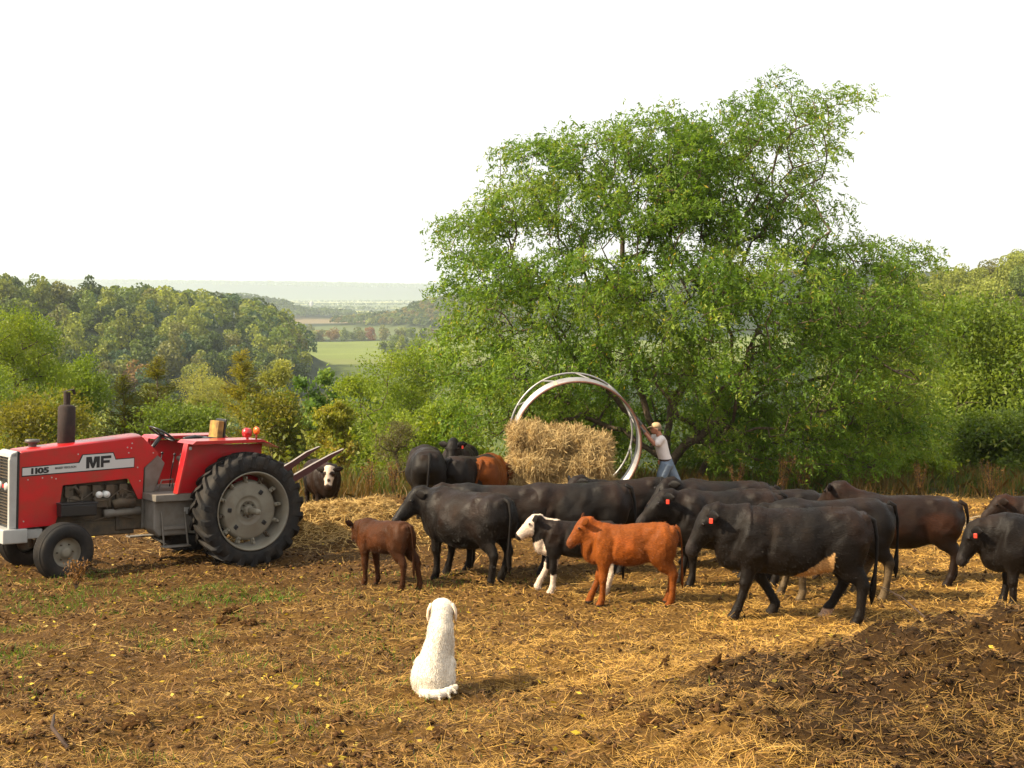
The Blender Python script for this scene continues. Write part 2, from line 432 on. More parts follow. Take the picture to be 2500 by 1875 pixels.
class Flesh:
    """smoothly blended masses sampled on a grid, skinned with surface nets: one continuous body"""
    def __init__(s): s.parts = []
    def loft(s, st, lat=(0, 1, 0), k=.05, sub=False):
        pts = np.array([q[:3] for q in st], float); ra = np.array([q[3] for q in st], float); rb = np.array([q[4] for q in st], float)
        s.parts.append(('l', pts, ra, rb, np.array(lat, float), k, sub))
    def ball(s, c, rad, rot=(0, 0, 0), k=.06, sub=False):
        s.parts.append(('b', np.array(c, float), np.array(rad, float), np.array(Euler(rot).to_matrix().transposed()), None, k, sub))
    def mesh(s, name, h=.02):
        lo = np.full(3, 1e9); hi = -lo
        for p in s.parts:
            if p[6]: continue
            if p[0] == 'l': r_ = max(p[2].max(), p[3].max()); lo = np.minimum(lo, p[1].min(0) - r_); hi = np.maximum(hi, p[1].max(0) + r_)
            else: lo = np.minimum(lo, p[1] - p[2].max()); hi = np.maximum(hi, p[1] + p[2].max())
        lo -= 3 * h; n = np.ceil((hi + 3 * h - lo) / h).astype(int) + 1
        Dg = np.full(n, 1.0, dtype=np.float32)
        ax = [lo[i] + h * np.arange(n[i]) for i in range(3)]
        for kind, a, b, c, lat, k, subt in s.parts:
            if kind == 'l': r_ = max(b.max(), c.max()) + k + 2 * h; l_, h_ = a.min(0) - r_, a.max(0) + r_
            else: r_ = b.max() + k + 2 * h; l_, h_ = a - r_, a + r_
            i0 = np.clip(((l_ - lo) / h).astype(int), 0, n - 1); i1 = np.clip(((h_ - lo) / h).astype(int) + 2, 1, n)
            sl = tuple(slice(i0[i], i1[i]) for i in range(3))
            X_, Y_, Z_ = np.meshgrid(ax[0][sl[0]], ax[1][sl[1]], ax[2][sl[2]], indexing='ij')
            if kind == 'b':
                q = [(X_ - a[0]), (Y_ - a[1]), (Z_ - a[2])]
                w = [sum(c[i, j] * q[j] for j in range(3)) / b[i] for i in range(3)]
                kk = np.sqrt(w[0] ** 2 + w[1] ** 2 + w[2] ** 2); d = (kk - 1) * b.min()
            else:
                d = None
                for i in range(len(a) - 1):
                    AB = a[i + 1] - a[i]; Ls = np.linalg.norm(AB); T = AB / Ls; S = lat - T * lat.dot(T); S /= max(np.linalg.norm(S), 1e-6); Nn = np.cross(T, S)
                    q = [(X_ - a[i][0]), (Y_ - a[i][1]), (Z_ - a[i][2])]
                    tt = (q[0] * T[0] + q[1] * T[1] + q[2] * T[2]); t = np.clip(tt / Ls, 0, 1); al = tt - t * Ls
                    ts = t * t * (3 - 2 * t) * .5 + t * .5
                    A_ = b[i] + (b[i + 1] - b[i]) * ts; B_ = c[i] + (c[i + 1] - c[i]) * ts; m_ = np.minimum(A_, B_)
                    se = (q[0] * S[0] + q[1] * S[1] + q[2] * S[2]) / A_; ne = (q[0] * Nn[0] + q[1] * Nn[1] + q[2] * Nn[2]) / B_
                    dd = (np.sqrt(se * se + ne * ne + (al / (m_ * .8)) ** 2) - 1) * m_
                    d = dd if d is None else np.minimum(d, dd)
            cur = Dg[sl]
            if subt:
                hh = np.clip(.5 - .5 * (cur + d) / k, 0, 1); Dg[sl] = cur * (1 - hh) + (-d) * hh + k * hh * (1 - hh)
            else:
                hh = np.clip(.5 + .5 * (cur - d) / k, 0, 1); Dg[sl] = cur * (1 - hh) + d * hh - k * hh * (1 - hh)
        # surface nets
        ins = Dg < 0
        m = tuple(x - 1 for x in n)
        cnt = np.zeros(m, dtype=np.int8)
        for dx in (0, 1):
            for dy in (0, 1):
                for dz in (0, 1): cnt += ins[dx:dx + m[0], dy:dy + m[1], dz:dz + m[2]]
        act = (cnt > 0) & (cnt < 8); idx = np.full(m, -1, dtype=np.int64); cells = np.argwhere(act); idx[act] = np.arange(len(cells))
        acc = np.zeros((len(cells), 3)); num = np.zeros(len(cells)); I, J, K = cells.T
        for e in range(3):
            o1 = [q for q in range(3) if q != e]
            for u in (0, 1):
                for v in (0, 1):
                    o_ = np.zeros(3, dtype=int); o_[o1[0]] = u; o_[o1[1]] = v; o2 = o_.copy(); o2[e] = 1
                    f0 = Dg[I + o_[0], J + o_[1], K + o_[2]]; f1 = Dg[I + o2[0], J + o2[1], K + o2[2]]
                    cr = (f0 < 0) != (f1 < 0); t = np.where(cr, f0 / np.where(cr, f0 - f1, 1), 0)
                    p = np.tile(o_.astype(float), (len(cells), 1)); p[:, e] += t
                    acc += p * cr[:, None]; num += cr
        V = (cells + acc / num[:, None]) * h + lo
        Fs = []
        for e in range(3):
            u, v = [(1, 2), (2, 0), (0, 1)][e]
            a0 = [slice(1, -1)] * 3; a1 = [slice(1, -1)] * 3; a0[e] = slice(0, -1); a1[e] = slice(1, None)
            A = ins[tuple(a0)]; B = ins[tuple(a1)]
            for flip, M_ in ((False, A & ~B), (True, B & ~A)):
                g = np.argwhere(M_); off = np.ones(3, dtype=int); off[e] = 0; g = g + off
                def cid(du, dv):
                    q = g.copy(); q[:, u] += du; q[:, v] += dv; return idx[q[:, 0], q[:, 1], q[:, 2]]
                f = np.stack([cid(-1, -1), cid(0, -1), cid(0, 0), cid(-1, 0)], 1)
                Fs.append(f[:, ::-1] if flip else f)
        Fq = np.concatenate(Fs); Fq = Fq[(Fq >= 0).all(1)]
        # two rounds of relaxation take the grid steps out
        E = np.concatenate([Fq[:, [0, 1]], Fq[:, [1, 2]], Fq[:, [2, 3]], Fq[:, [3, 0]]])
        deg = np.bincount(E.ravel(), minlength=len(V))[:, None].astype(float)
        for lam in (.6, -.45, .6, -.35):
            ac = np.zeros_like(V)
            for q in range(3): ac[:, q] = np.bincount(E[:, 0], V[E[:, 1], q], len(V)) + np.bincount(E[:, 1], V[E[:, 0], q], len(V))
            V = V + lam * (ac / deg - V)
        return V, Fq

def flesh_mesh(fl, name, h, colfn=None, xf=None):
    V, F = fl.mesh(name, h)
    if xf is not None: V = xf(V)
    return np_mesh(name, V, F, colfn(V) if colfn else None, smooth=True)

def copy_tree(o, parent=None):
    c = o.copy(); COL.objects.link(c); c.parent = parent
    for ch in list(o.children): copy_tree(ch, c)
    return c
# ------------------------------------------------------------------ ground: one sheet to the horizon
def spaced(breaks):
    out = []
    for a, b, st in breaks:
        n = max(1, int(round((b - a) / st))); out += list(np.linspace(a, b, n, endpoint=False))
    return out
def grow(a, b, s0, ratio):
    out = []; s = s0; x = a
    while x < b: out.append(x); x += s; s *= ratio
    out.append(b); return out
gx = grow(9, 7000, .13, 1.10)
gx = np.array([-v for v in gx[::-1]] + spaced([(-8.9, 8.95, .09)]) + gx)
gy = np.array(sorted([-v for v in grow(1, 60, .5, 1.3)]) + spaced([(-.5, 6, .3), (6, 14, .075), (14, 29, .11)]) + grow(29, 9600, .14, 1.028))
GX, GY = np.meshgrid(gx, gy)
X, Y = GX.ravel(), GY.ravel()
Z = gz(X, Y)

def straw_mask(x, y):
    """0 bare trodden soil .. 1 deep straw"""
    right = sstep(-4.0, 3.0, x + (y - 12) * -.15 + 3 * (fbm(x * .4, y * .4, 51, 3) - .5))
    band = sstep(.42, .62, fbm(x * .8, y * .8, 61, 4))
    m = .24 + .76 * right * (.55 + .45 * band)
    front = sstep(9.2, 7.2, y + .5 * (fbm(x * .7, y * .7, 4, 2) - .5) * 4)
    m = np.maximum(m, front * (.35 + .5 * band))
    bank = np.exp(-(((x + 3.2) / 2.8) ** 2 + ((y - 21.8) / 1.6) ** 2))
    m = np.maximum(m, sstep(.25, .6, bank))
    thin_straw = np.exp(-(((x + 1.0) / 3.4) ** 2 + ((y - 18.5) / 1.6) ** 2))  # straw lies thinner over this oval patch
    m = m * (1 - .45 * thin_straw)
    return np.clip(m, 0, 1)
def dung_mask(x, y):
    n = fbm(x * 1.1, y * 1.1, 88, 4)
    h = np.exp(-(((x - 3.7) / 2.5) ** 2 + ((y - 8.1) / 2.3) ** 2) ** 1.5) * 1.15
    return sstep(.35, .6, h + (n - .5) * .7)

soil = np.array([.048, .022, .006]); soil2 = np.array([.120, .058, .014]); strawc = np.array([.34, .185, .036]); dung = np.array([.021, .0095, .003])
def terrain_col(X, Y):
    n1 = fbm(X * 3.1, Y * 3.1, 5, 4)[:, None]; n2 = fbm(X * 9, Y * 9, 15, 3)[:, None]
    c = soil * (1 - n1) + soil2 * n1
    sm = straw_mask(X, Y)[:, None]
    c = c * (1 - sm * .75) + strawc * (sm * .75) * (.55 + .7 * n2)
    dm = dung_mask(X, Y)[:, None]
    c = c * (1 - dm * .85) + dung * dm * .85
    # beyond the yard
    w = sstep(25.5, 28, Y + 2 * (fbm(X * .5, Y * .5, 2, 2) - .5))[:, None]
    rough = np.array([.055, .055, .016]) * (.6 + .8 * fbm(X * .6, Y * .6, 40, 3))[:, None]
    c = c * (1 - w) + rough * w
    f = sstep(60, 120, Y)[:, None]
    wood = np.array([.022, .038, .010])
    c = c * (1 - f) + wood * f
    def zone(mask, col):
        nonlocal c
        m = mask[:, None].astype(float); c = c * (1 - m) + np.array(col) * m
    nz = fbm(X * .02, Y * .05, 71, 4)
    zone((Y > 200) & (Y < 700) & (X > -.150 * Y) & (X < .1 * Y), (.10, .135, .03))
    zone((Y > 690) & (Y < 790), (.19, .22, .06))
    fld = (Y > 800) & (Y < 1170)
    cc = np.array([.17, .215, .045]) * (.75 + .6 * nz[:, None]); c = np.where(fld[:, None], cc, c)
    zone((Y > 1210) & (Y < 1650), (.12, .15, .05)); zone((Y > 1900) & (Y < 2250), (.22, .17, .08))
    zone((Y > 2500) & (Y < 9000), (.14, .18, .06))
    stripe = vnoise(X * .0011, Y * .0035, 300)
    zone((Y > 2700) & (Y < 8300) & (stripe > .52), (.42, .42, .10))
    zone((Y > 2700) & (Y < 8300) & (stripe < .25), (.06, .09, .04))
    zone(Y > 8300, (.03, .05, .02))
    # wooded hills
    hb = CAM_Z - hermite(Y, PR)
    hh = hill_add(X, Y, hb) - hb
    m = ((hh > 5) & (Y > 150) & (Y < 2700))
    zone(m, (.022, .038, .010))
    c = c * (1 - .22 * sstep(28, 24, Y)[:, None])
    return c
TC = terrain_col(X, Y)
nx, ny = len(gx), len(gy)
idx = np.arange(nx * ny).reshape(ny, nx)
F = np.stack([idx[:-1, :-1], idx[:-1, 1:], idx[1:, 1:], idx[1:, :-1]], axis=-1).reshape(-1, 4)
gm = mat('ground_soil', (.1, .06, .02), rough=.95, attr='Col', var=(.45, .42, .40), scale=26, bump=.7, bscale=45, spec=.15)
ground = mesh_obj('ground', np_mesh('ground', np.stack([X, Y, Z], 1), F, TC, smooth=True), gm)
tag(ground, 'trodden brown barnyard soil running into the wooded valley and fields', kind='structure')

# ------------------------------------------------------------------ loose straw and hay litter
M_straw = mat('straw', (.3, .2, .07), rough=.7, attr='Col', spec=.3)
def strips(name, C, D, ln, wd, col, m, label, cat=None, up=None):
    n = len(C)
    S = unit(np.cross(D, np.tile([0, 0, 1.0], (n, 1)) + rng.normal(0, .5, (n, 3))))
    ln = ln.reshape(-1, 1); wd = wd.reshape(-1, 1)
    V = np.stack([C - D * ln / 2 - S * wd / 2, C - D * ln / 2 + S * wd / 2, C + D * ln / 2 + S * wd / 3, C + D * ln / 2 - S * wd / 3], 1).reshape(-1, 3)
    F = np.arange(n * 4).reshape(n, 4)
    o = mesh_obj(name, np_mesh(name, V, F, np.repeat(col, 4, axis=0)), m)
    tag(o, label, cat, kind='stuff')
    return o
def litter(n, y0, y1, seed, ln0, ln1, wmul, tilt, acc):
    y = np.exp(rng.uniform(math.log(y0), math.log(y1), n)); x = rng.uniform(-1, 1, n) * (.45 * y + 1.2)
    k = acc(x, y) > rng.uniform(0, 1, n)
    x, y = x[k], y[k]; n = len(x)
    z = gz(x, y)
    th = rng.uniform(0, 2 * math.pi, n) ; ti = np.abs(rng.normal(0, tilt, n)) - .05
    D = np.stack([np.cos(th) * np.cos(ti), np.sin(th) * np.cos(ti), np.sin(ti)], 1)
    ln = rng.uniform(ln0, ln1, n)
    z = z + np.sin(np.maximum(ti, 0)) * ln / 2 + rng.uniform(.0, .02, n)
    wd = rng.uniform(.7, 1.3, n) * .0042 * wmul * np.maximum(1, y / 9)
    return np.stack([x, y, z], 1), D, ln, wd
tuft = lambda x, y: sstep(.38, .66, fbm(x * 2.3, y * 2.3, 91, 3))
def acc_straw(x, y):
    return np.clip((straw_mask(x, y) ** 1.2 * (.22 + 1.0 * tuft(x, y) ** 1.3) + .05) * (1 - .60 * dung_mask(x, y) * (1 - .7 * sstep(.5, .7, fbm(x * 1.6, y * 1.6, 17, 2)))) * (y < 27.5 + fbm(x, y, 3, 2)), 0, 1)
C, D, ln, wd = litter(370000, 6.2, 28, 1, .035, .13, .72, .30, acc_straw)
t = rng.uniform(0, 1, len(C))[:, None]
dm = dung_mask(C[:, 0], C[:, 1])[:, None]
sc_ = np.array([.68, .40, .085]) * t + np.array([.26, .138, .028]) * (1 - t)
sc_ = sc_ * (.38 + .80 * straw_mask(C[:, 0], C[:, 1])[:, None] ** 1) * (1 - .55 * dm) * rng.uniform(.6, 1.2, (len(C), 1))
strips('straw_litter', C, D, ln, wd, sc_, M_straw, 'loose golden straw and hay stems trodden over the barnyard', 'straw')
C, D, ln, wd = litter(4500, 6.2, 24, 6, .10, .24, .8, .25, lambda x, y: acc_straw(x, y) * (1 - .8 * dung_mask(x, y)))
t = rng.uniform(0, 1, len(C))[:, None]
strips('long_stems', C, D, ln, wd, np.array([.56, .36, .10]) * t + np.array([.30, .18, .06]) * (1 - t), M_straw, 'single long pale hay stems lying over the litter', 'hay stems')
# the bank of pale straw behind the tractor
n = 17000; x = rng.normal(-2.9, 1.25, n); y = 21.6 + .2 * (x + 3) + rng.normal(0, .8, n); th = rng.uniform(0, 6.28, n); ti = np.abs(rng.normal(0, .35, n))
D = np.stack([np.cos(th) * np.cos(ti), np.sin(th) * np.cos(ti), np.sin(ti)], 1); t = rng.uniform(0, 1, (n, 1))
strips('straw_bank', np.stack([x, y, gz(x, y) + rng.uniform(.0, .07, n)], 1), D, rng.uniform(.08, .26, n), rng.uniform(.006, .011, n), np.array([.62, .42, .14]) * t + np.array([.22, .13, .04]) * (1 - t), M_straw, 'bank of pale loose straw behind the tractor and brown calf', 'straw')
# crumbs and dark trodden chaff on the soil
C, D, ln, wd = litter(75000, 6.2, 28, 2, .02, .07, 2.2, .35, lambda x, y: np.full(len(x), .8) * (y < 27))
t = rng.uniform(0, 1, len(C))[:, None]
cc = np.array([.036, .018, .007]) * t + np.array([.24, .12, .026]) * (1 - t)
strips('chaff', C, D, ln, wd, cc, M_straw, 'dark brown chaff and crumbled manure over the soil', 'chaff')
# small clods and trodden clumps that roughen the soil
def clods(n, y0, y1):
    y = np.exp(rng.uniform(math.log(y0), math.log(y1), n)); x = rng.uniform(-1, 1, n) * (.45 * y + 1)
    k = (sstep(.40, .62, fbm(x * 1.5, y * 1.5, 401, 3)) + .08 + .8 * dung_mask(x, y)) > rng.uniform(0, 1, n); x, y = x[k], y[k]; n = len(x)
    r_ = rng.uniform(.008, .034, n) ** 1.0 * np.maximum(1, y / 14)
    oct_ = np.array([(1, 0, 0), (0, 1, 0), (-1, 0, 0), (0, -1, 0), (0, 0, .8), (0, 0, -.5)])
    V = oct_[None] * r_[:, None, None] * rng.uniform(.5, 1.4, (n, 6, 3)) + np.stack([x, y, gz(x, y) + r_ * .25], 1)[:, None]
    F = np.array([(0, 1, 4), (1, 2, 4), (2, 3, 4), (3, 0, 4), (1, 0, 5), (2, 1, 5), (3, 2, 5), (0, 3, 5)])[None] + (np.arange(n) * 6)[:, None, None]
    c = np.array([.075, .037, .013]) * rng.uniform(.5, 1.8, (n, 1)) * (1 - .55 * dung_mask(x, y)[:, None])
    o = mesh_obj('clods', np_mesh('clods', V.reshape(-1, 3), F.reshape(-1, 3), np.repeat(c, 6, axis=0), smooth=True), ground.data.materials[0])
    tag(o, 'crumbly brown clods of soil and manure over the yard', 'clods', kind='stuff')
clods(15000, 6.3, 27)
# fallen yellow leaves, left side mostly
n = 1500
y = np.exp(rng.uniform(math.log(7), math.log(24), n)); x = rng.uniform(-1, 1, n) * (.44 * y)
k = (rng.uniform(0, 1, n) < np.clip(.75 - .10 * (x + 3), .07, 1)); x, y = x[k], y[k]; n = len(x)
th = rng.uniform(0, 6.28, n); D = np.stack([np.cos(th), np.sin(th), rng.uniform(-.1, .35, n)], 1)
V, F, c = leaves(np.stack([x, y, gz(x, y) + .02], 1), unit(D), rng.uniform(.035, .075, n), rng.uniform(.018, .034, n),
                 np.array([.50, .36, .03]) * rng.uniform(.5, 1.15, (n, 1)))
o = mesh_obj('fallen_leaves', np_mesh('fallen_leaves', V, F, c), leaf_mat('fallen_leaf', .2)); tag(o, 'small yellow fallen leaves scattered on the soil', 'leaves', kind='stuff')

# green grass blades and clover sprouting, left
def grass(name, label, n, box, h0, h1, wd0, cols, accf, m, lean=.25, seed=0):
    x = rng.uniform(box[0], box[1], n); y = rng.uniform(box[2], box[3], n)
    k = accf(x, y) > rng.uniform(0, 1, n); x, y = x[k], y[k]; n = len(x)
    h = rng.uniform(h0, h1, n); th = rng.uniform(0, 6.28, n); le = np.abs(rng.normal(0, lean, n))
    D = unit(np.stack([np.cos(th) * le, np.sin(th) * le, np.ones(n)], 1))
    a = rng.uniform(0, 6.28, n); S = np.stack([np.cos(a), np.sin(a), np.zeros(n)], 1)
    B = np.stack([x, y, gz(x, y) - .01], 1); w = (wd0 * rng.uniform(.6, 1.4, n) * np.maximum(1, y / 14))[:, None]; H = h[:, None]
    bendv = D * H + np.stack([np.cos(th), np.sin(th), -.25 * np.ones(n)], 1) * (H * le[:, None] * .5)
    V = np.stack([B - S * w / 2, B + S * w / 2, B + D * H * .5 + S * w * .4, B + bendv, B + D * H * .5 - S * w * .4], 1).reshape(-1, 3)
    F = np.arange(n * 5).reshape(n, 5)
    t = rng.uniform(0, 1, (n, 1)); col = np.array(cols[0]) * t + np.array(cols[1]) * (1 - t)
    o = mesh_obj(name, np_mesh(name, V, F, np.repeat(col, 5, axis=0)), m); tag(o, label, name.replace('_', ' '), kind='stuff')
    return o
M_grass = leaf_mat('grass_blade', .35)
def acc_grass(x, y):
    p = sstep(.50, .66, fbm(x * 1.3, y * 1.3, 140, 3)) * np.clip(.9 - .17 * (x + 5), .03, 1)
    strip = np.exp(-((y - 15.6 + .15 * (x + 6)) / .8) ** 2) * (x < -2.6) * sstep(.35, .6, fbm(x * 2, y * 2, 150, 2))
    return np.clip(p * .9 + strip * .9, 0, 1) * (y < 17.5)
grass('grass', 'short green grass tufts sprouting in the soil by the tractor', 70000, (-8, 3, 7, 17.5), .03, .11, .006, [(.06, .15, .016), (.15, .23, .025)], acc_grass, M_grass, .5)

# dry brown weeds and grass along the edge of the yard
M_weed = leaf_mat('dry_weed', .3)
def acc_weed(x, y):
    e = 26.9 + 1.2 * (fbm(x * .5, y * 0, 8, 2) - .5) * 2 + np.where(x > 4, -1.2, 0) + np.where((x < -2) & (x > -6), -.6, 0)
    return sstep(0, 1.2, y - e) * sstep(36, 31, y) * (.06 + .94 * sstep(.42, .6, fbm(x * .9, y * .9, 33, 3)))
grass('dry_weeds', 'tall dry brown weeds along the far edge of the yard', 75000, (-17, 19, 25, 36), .12, .62, .007, [(.20, .10, .022), (.09, .075, .02)], acc_weed, M_weed, .38)
grass('rough_grass', 'rough green grass growing behind the dry weeds', 40000, (-20, 22, 27.5, 42), .15, .5, .012, [(.10, .13, .02), (.05, .09, .015)], lambda x, y: .9 * np.ones(len(x)), M_grass, .4)
# ------------------------------------------------------------------ trees
M_bark = mat('bark', (.075, .055, .038), rough=.9, var=(.15, .115, .08), scale=14, bump=.8, bscale=40, spec=.15)
M_leaf = leaf_mat('leaf', .5)
M_leaf_far = leaf_mat('far_leaf', .35, objvar=1)

def grow_skeleton(roots, attract, step=.35, tip=.006, up=.12):
    """roots: list of polylines (from the ground up); every attractor gets a branch from its nearest node"""
    P = []; par = []
    for line in roots:
        prev = -1
        if len(line) and isinstance(line[0], int): prev = line[0]; line = line[1:]
        for a in line:
            a = np.array(a, float)
            if prev >= 0:
                b = P[prev]; k = max(1, int(np.linalg.norm(a - b) / step))
                for j in range(1, k):
                    P.append(b + (a - b) * j / k + rng.normal(0, .03, 3)); par.append(prev); prev = len(P) - 1
            P.append(a); par.append(prev); prev = len(P) - 1
    base = P[0]
    order = np.argsort(np.linalg.norm(attract - base, axis=1))
    A = attract[order]
    buf = np.zeros((len(P) + len(A) * 14 + 10, 3)); buf[:len(P)] = P; n = len(P)
    dist = np.zeros(len(buf))
    for i in range(n): dist[i] = 0 if par[i] < 0 else dist[par[i]] + np.linalg.norm(buf[i] - buf[par[i]])
    tips = []
    for a in A:
        dv = a - buf[:n]; d = np.sqrt((dv * dv).sum(1))
        cost = d + .12 * dist[:n] + .6 * np.maximum(0, -dv[:, 2])
        j = int(np.argmin(cost)); b = buf[j].copy(); L = d[j]
        k = int(min(12, max(1, round(L / step))))
        prev = j
        for q in range(1, k + 1):
            t = q / k
            p = b + (a - b) * t + np.array([0, 0, 1]) * (up * L * math.sin(math.pi * t)) + (rng.normal(0, .05 * min(L, 1), 3) if q < k else 0)
            buf[n] = p; par.append(prev); dist[n] = dist[prev] + L / k; prev = n; n += 1
        tips.append(n - 1)
    buf = buf[:n]; par = np.array(par)
    cnt = np.zeros(n); 
    for t_ in tips: cnt[t_] += 1
    for i in range(n - 1, -1, -1):
        if par[i] >= 0: cnt[par[i]] += cnt[i]
    rad = tip * np.maximum(cnt, 1) ** .43
    return buf, par, rad, np.array(tips)

def skeleton_mesh(name, P, par, rad, sides=4):
    k = np.where(par >= 0)[0]
    A = P[par[k]]; B = P[k]; D = unit(B - A)
    ref = np.tile([.3, .2, 1.0], (len(k), 1)); ref[np.abs(D[:, 2]) > .9] = [1, .1, 0]
    S = unit(np.cross(D, ref)); T = np.cross(D, S)
    ra = np.minimum(rad[par[k]], rad[k] * 1.5)[:, None]; rb = rad[k][:, None]
    V = []
    for q in range(sides):
        a = 2 * math.pi * q / sides; V.append(A + (S * math.cos(a) + T * math.sin(a)) * ra)
    for q in range(sides):
        a = 2 * math.pi * q / sides; V.append(B + D * rb * .3 + (S * math.cos(a) + T * math.sin(a)) * rb)
    V = np.stack(V, 1).reshape(-1, 3); o = (np.arange(len(k)) * 2 * sides)[:, None]
    F = np.concatenate([o + np.array([q, (q + 1) % sides, sides + (q + 1) % sides, sides + q]) for q in range(sides)], 0)
    return np_mesh(name, V, F, smooth=True)

def in_ellipsoids(lobes, n, shell=.5):
    """lobes rows: cx cy cz rx ry rz"""
    L = np.array(lobes, float); vol = (L[:, 3] * L[:, 4] * L[:, 5]) ** .8; k = rng.choice(len(L), n, p=vol / vol.sum())
    d = unit(rng.normal(size=(n, 3))); r = rng.uniform(shell, 1, (n, 1)) ** .6
    return L[k, :3] + d * r * L[k, 3:]

def tint(n, cols, P=None, seed=0, clump=.9):
    cols = np.array(cols); t = rng.uniform(0, 1, n)
    if P is not None:
        t = np.clip(.5 * t + .5 * sstep(.3, .7, fbm(P[:, 0] * clump + P[:, 1] * .7, P[:, 2] * clump, seed, 3)), 0, .999)
    k = t * (len(cols) - 1); i = k.astype(int); f = (k - i)[:, None]
    return (cols[i] * (1 - f) + cols[i + 1] * f) * rng.uniform(.75, 1.25, (n, 1))

# --- the big feathery tree behind the feeder
TY = 29.5
D2S = 2500 / 2212.0
LB = [(1030, 520, 95, 62, .5, 1.6), (1130, 440, 105, 70, 0, 1.8), (1170, 345, 100, 52, .5, 1.3), (1290, 330, 110, 62, -.3, 1.8), (1420, 315, 115, 72, .3, 2),
      (1560, 290, 110, 75, 0, 2), (1680, 225, 75, 62, .3, 1.4), (1800, 215, 62, 32, 0, 1), (1745, 320, 70, 85, -.3, 1.7), (1250, 450, 130, 90, .5, 2.6), (1400, 450, 120, 70, -1, 2),
      (1560, 430, 130, 100, .5, 2.6), (1720, 480, 105, 85, 0, 2.4), (1840, 560, 105, 62, 0, 2), (1955, 560, 60, 45, .2, 1.2), (1080, 620, 135, 85, -.5, 2.4),
      (1250, 610, 150, 95, -1.3, 2.6), (1450, 620, 160, 95, -1.5, 2.8), (1650, 620, 160, 105, -1.5, 2.8), (1840, 680, 150, 105, -.5, 2.6), (1955, 690, 85, 85, .3, 2),
      (1040, 760, 105, 100, 0, 2.2), (1180, 780, 145, 100, -1.2, 2.4), (1380, 750, 150, 80, -1.8, 2), (1560, 780, 150, 90, -1.9, 2), (1750, 800, 160, 115, -1.5, 2.4),
      (1900, 820, 110, 115, -.5, 2.2), (1050, 880, 95, 75, -.2, 1.6), (1180, 900, 110, 80, 1.6, 1.6), (1560, 920, 110, 85, -.6, 1.6), (1700, 940, 130, 85, -1, 1.8),
      (1850, 960, 120, 80, -.5, 1.8), (1350, 880, 110, 80, 2.2, 1.6), (1500, 840, 120, 90, 2.2, 1.8), (1260, 820, 110, 80, 2.4, 1.6), (1940, 910, 90, 90, .4, 1.6), (1485, 360, 105, 75, -.4, 2), (1490, 500, 120, 90, -.6, 2.2), (1480, 420, 90, 80, .8, 1.8)]
def lobes_from_px(rows, Y0):
    out = []
    for cx, cy, rx, ry, dy, rd in rows:
        y = Y0 + dy; p = at_depth(cx * D2S, cy * D2S, y); s = y / FPX * D2S
        out.append((p.x, y, p.z, rx * s, rd, ry * s))
    return out
lob = lobes_from_px(LB, TY)
tb = at_depth(1440 * D2S, 1060 * D2S, TY); tbz = gzf(tb.x, TY)
att = in_ellipsoids(lob, 3700, .3)
def wp(px, py, dy=0): 
    p = at_depth(px * D2S, py * D2S, TY + dy); return (p.x, p.y, p.z)
roots = [[(tb.x, TY, tbz - .2), wp(1435, 980), wp(1400, 900, .3), wp(1375, 820, .3), wp(1350, 720), wp(1352, 600), wp(1345, 510), wp(1310, 440)],
         [3, wp(1330, 860, .5), wp(1250, 790, .6), wp(1180, 700, .5)],
         [2, wp(1450, 880, .4), wp(1500, 780, 0), wp(1560, 640), wp(1590, 500), wp(1650, 400), wp(1700, 300)],
         [2, wp(1480, 960, -.4), wp(1600, 870, -.6), wp(1700, 800, -.6), wp(1800, 720, -.3)],
         [1, wp(1430, 990, .5), wp(1350, 930, .9), wp(1260, 900, 1.2)]]
roots2 = [[wp(1490, 1075, .8), wp(1530, 990, .8), wp(1560, 930, .6), wp(1640, 860, .3), wp(1760, 820, 0), wp(1860, 800, 0)]]
P1, par1, rad1, tips = grow_skeleton([roots[0]] + [[5 if False else l[0]] + l[1:] for l in roots[1:]], att, step=.34, tip=.0052, up=.10)
locust = empty('locust_tree', (tb.x, TY, tbz))
tag(locust, 'large spreading feathery green tree behind the man and hay bale', 'tree')
def local(P): return P - np.array([tb.x, TY, tbz])
mesh_obj('trunk', skeleton_mesh('locust_branches', local(P1), par1, rad1, 5), M_bark, locust)
P2, par2, rad2, _ = grow_skeleton(roots2, in_ellipsoids([l for l in lob if l[0] > 4.5], 60, .3), step=.4, tip=.014)
mesh_obj('side_trunk', skeleton_mesh('locust_side_trunk', local(P2), par2, rad2, 5), M_bark, locust)
T0 = P1[tips]; TD = unit(T0 - P1[par1[tips]]); ntw = len(T0)
ctr = np.array([tb.x, TY, tbz + 5])
outw = unit((T0 - ctr) * [1, 1, .4] + rng.normal(0, .6, (ntw, 3)))
NR = 19
base = np.repeat(T0, NR, axis=0); ow = np.repeat(outw, NR, axis=0)
s_ = rng.uniform(-.15, .42, (len(base), 1))
pos = base + ow * s_ + rng.normal(0, .10, base.shape) - np.array([0, 0, 1]) * (np.maximum(s_, 0) ** 2 * .9)
rd = unit(ow * .6 + rng.normal(0, .55, base.shape) + np.array([0, 0, -.75]))
LN = 3
kk = np.tile(np.arange(LN), len(pos))
pp = np.repeat(pos, LN, axis=0) + np.repeat(rd, LN, axis=0) * (kk[:, None] * .06)
side = unit(np.cross(np.repeat(rd, LN, axis=0), rng.normal(size=(len(pp), 3))))
ld = unit(np.repeat(rd, LN, axis=0) * .8 + side * 1.0)
cl = tint(len(pos), [(.062, .130, .012), (.108, .195, .017), (.170, .265, .028), (.28, .33, .06)], pos, 5, .8)
cl = np.repeat(cl, LN, axis=0) * rng.uniform(.8, 1.2, (len(pp), 1))
yk = rng.uniform(0, 1, len(pp)) < .012; cl[yk] = (.45, .36, .05)
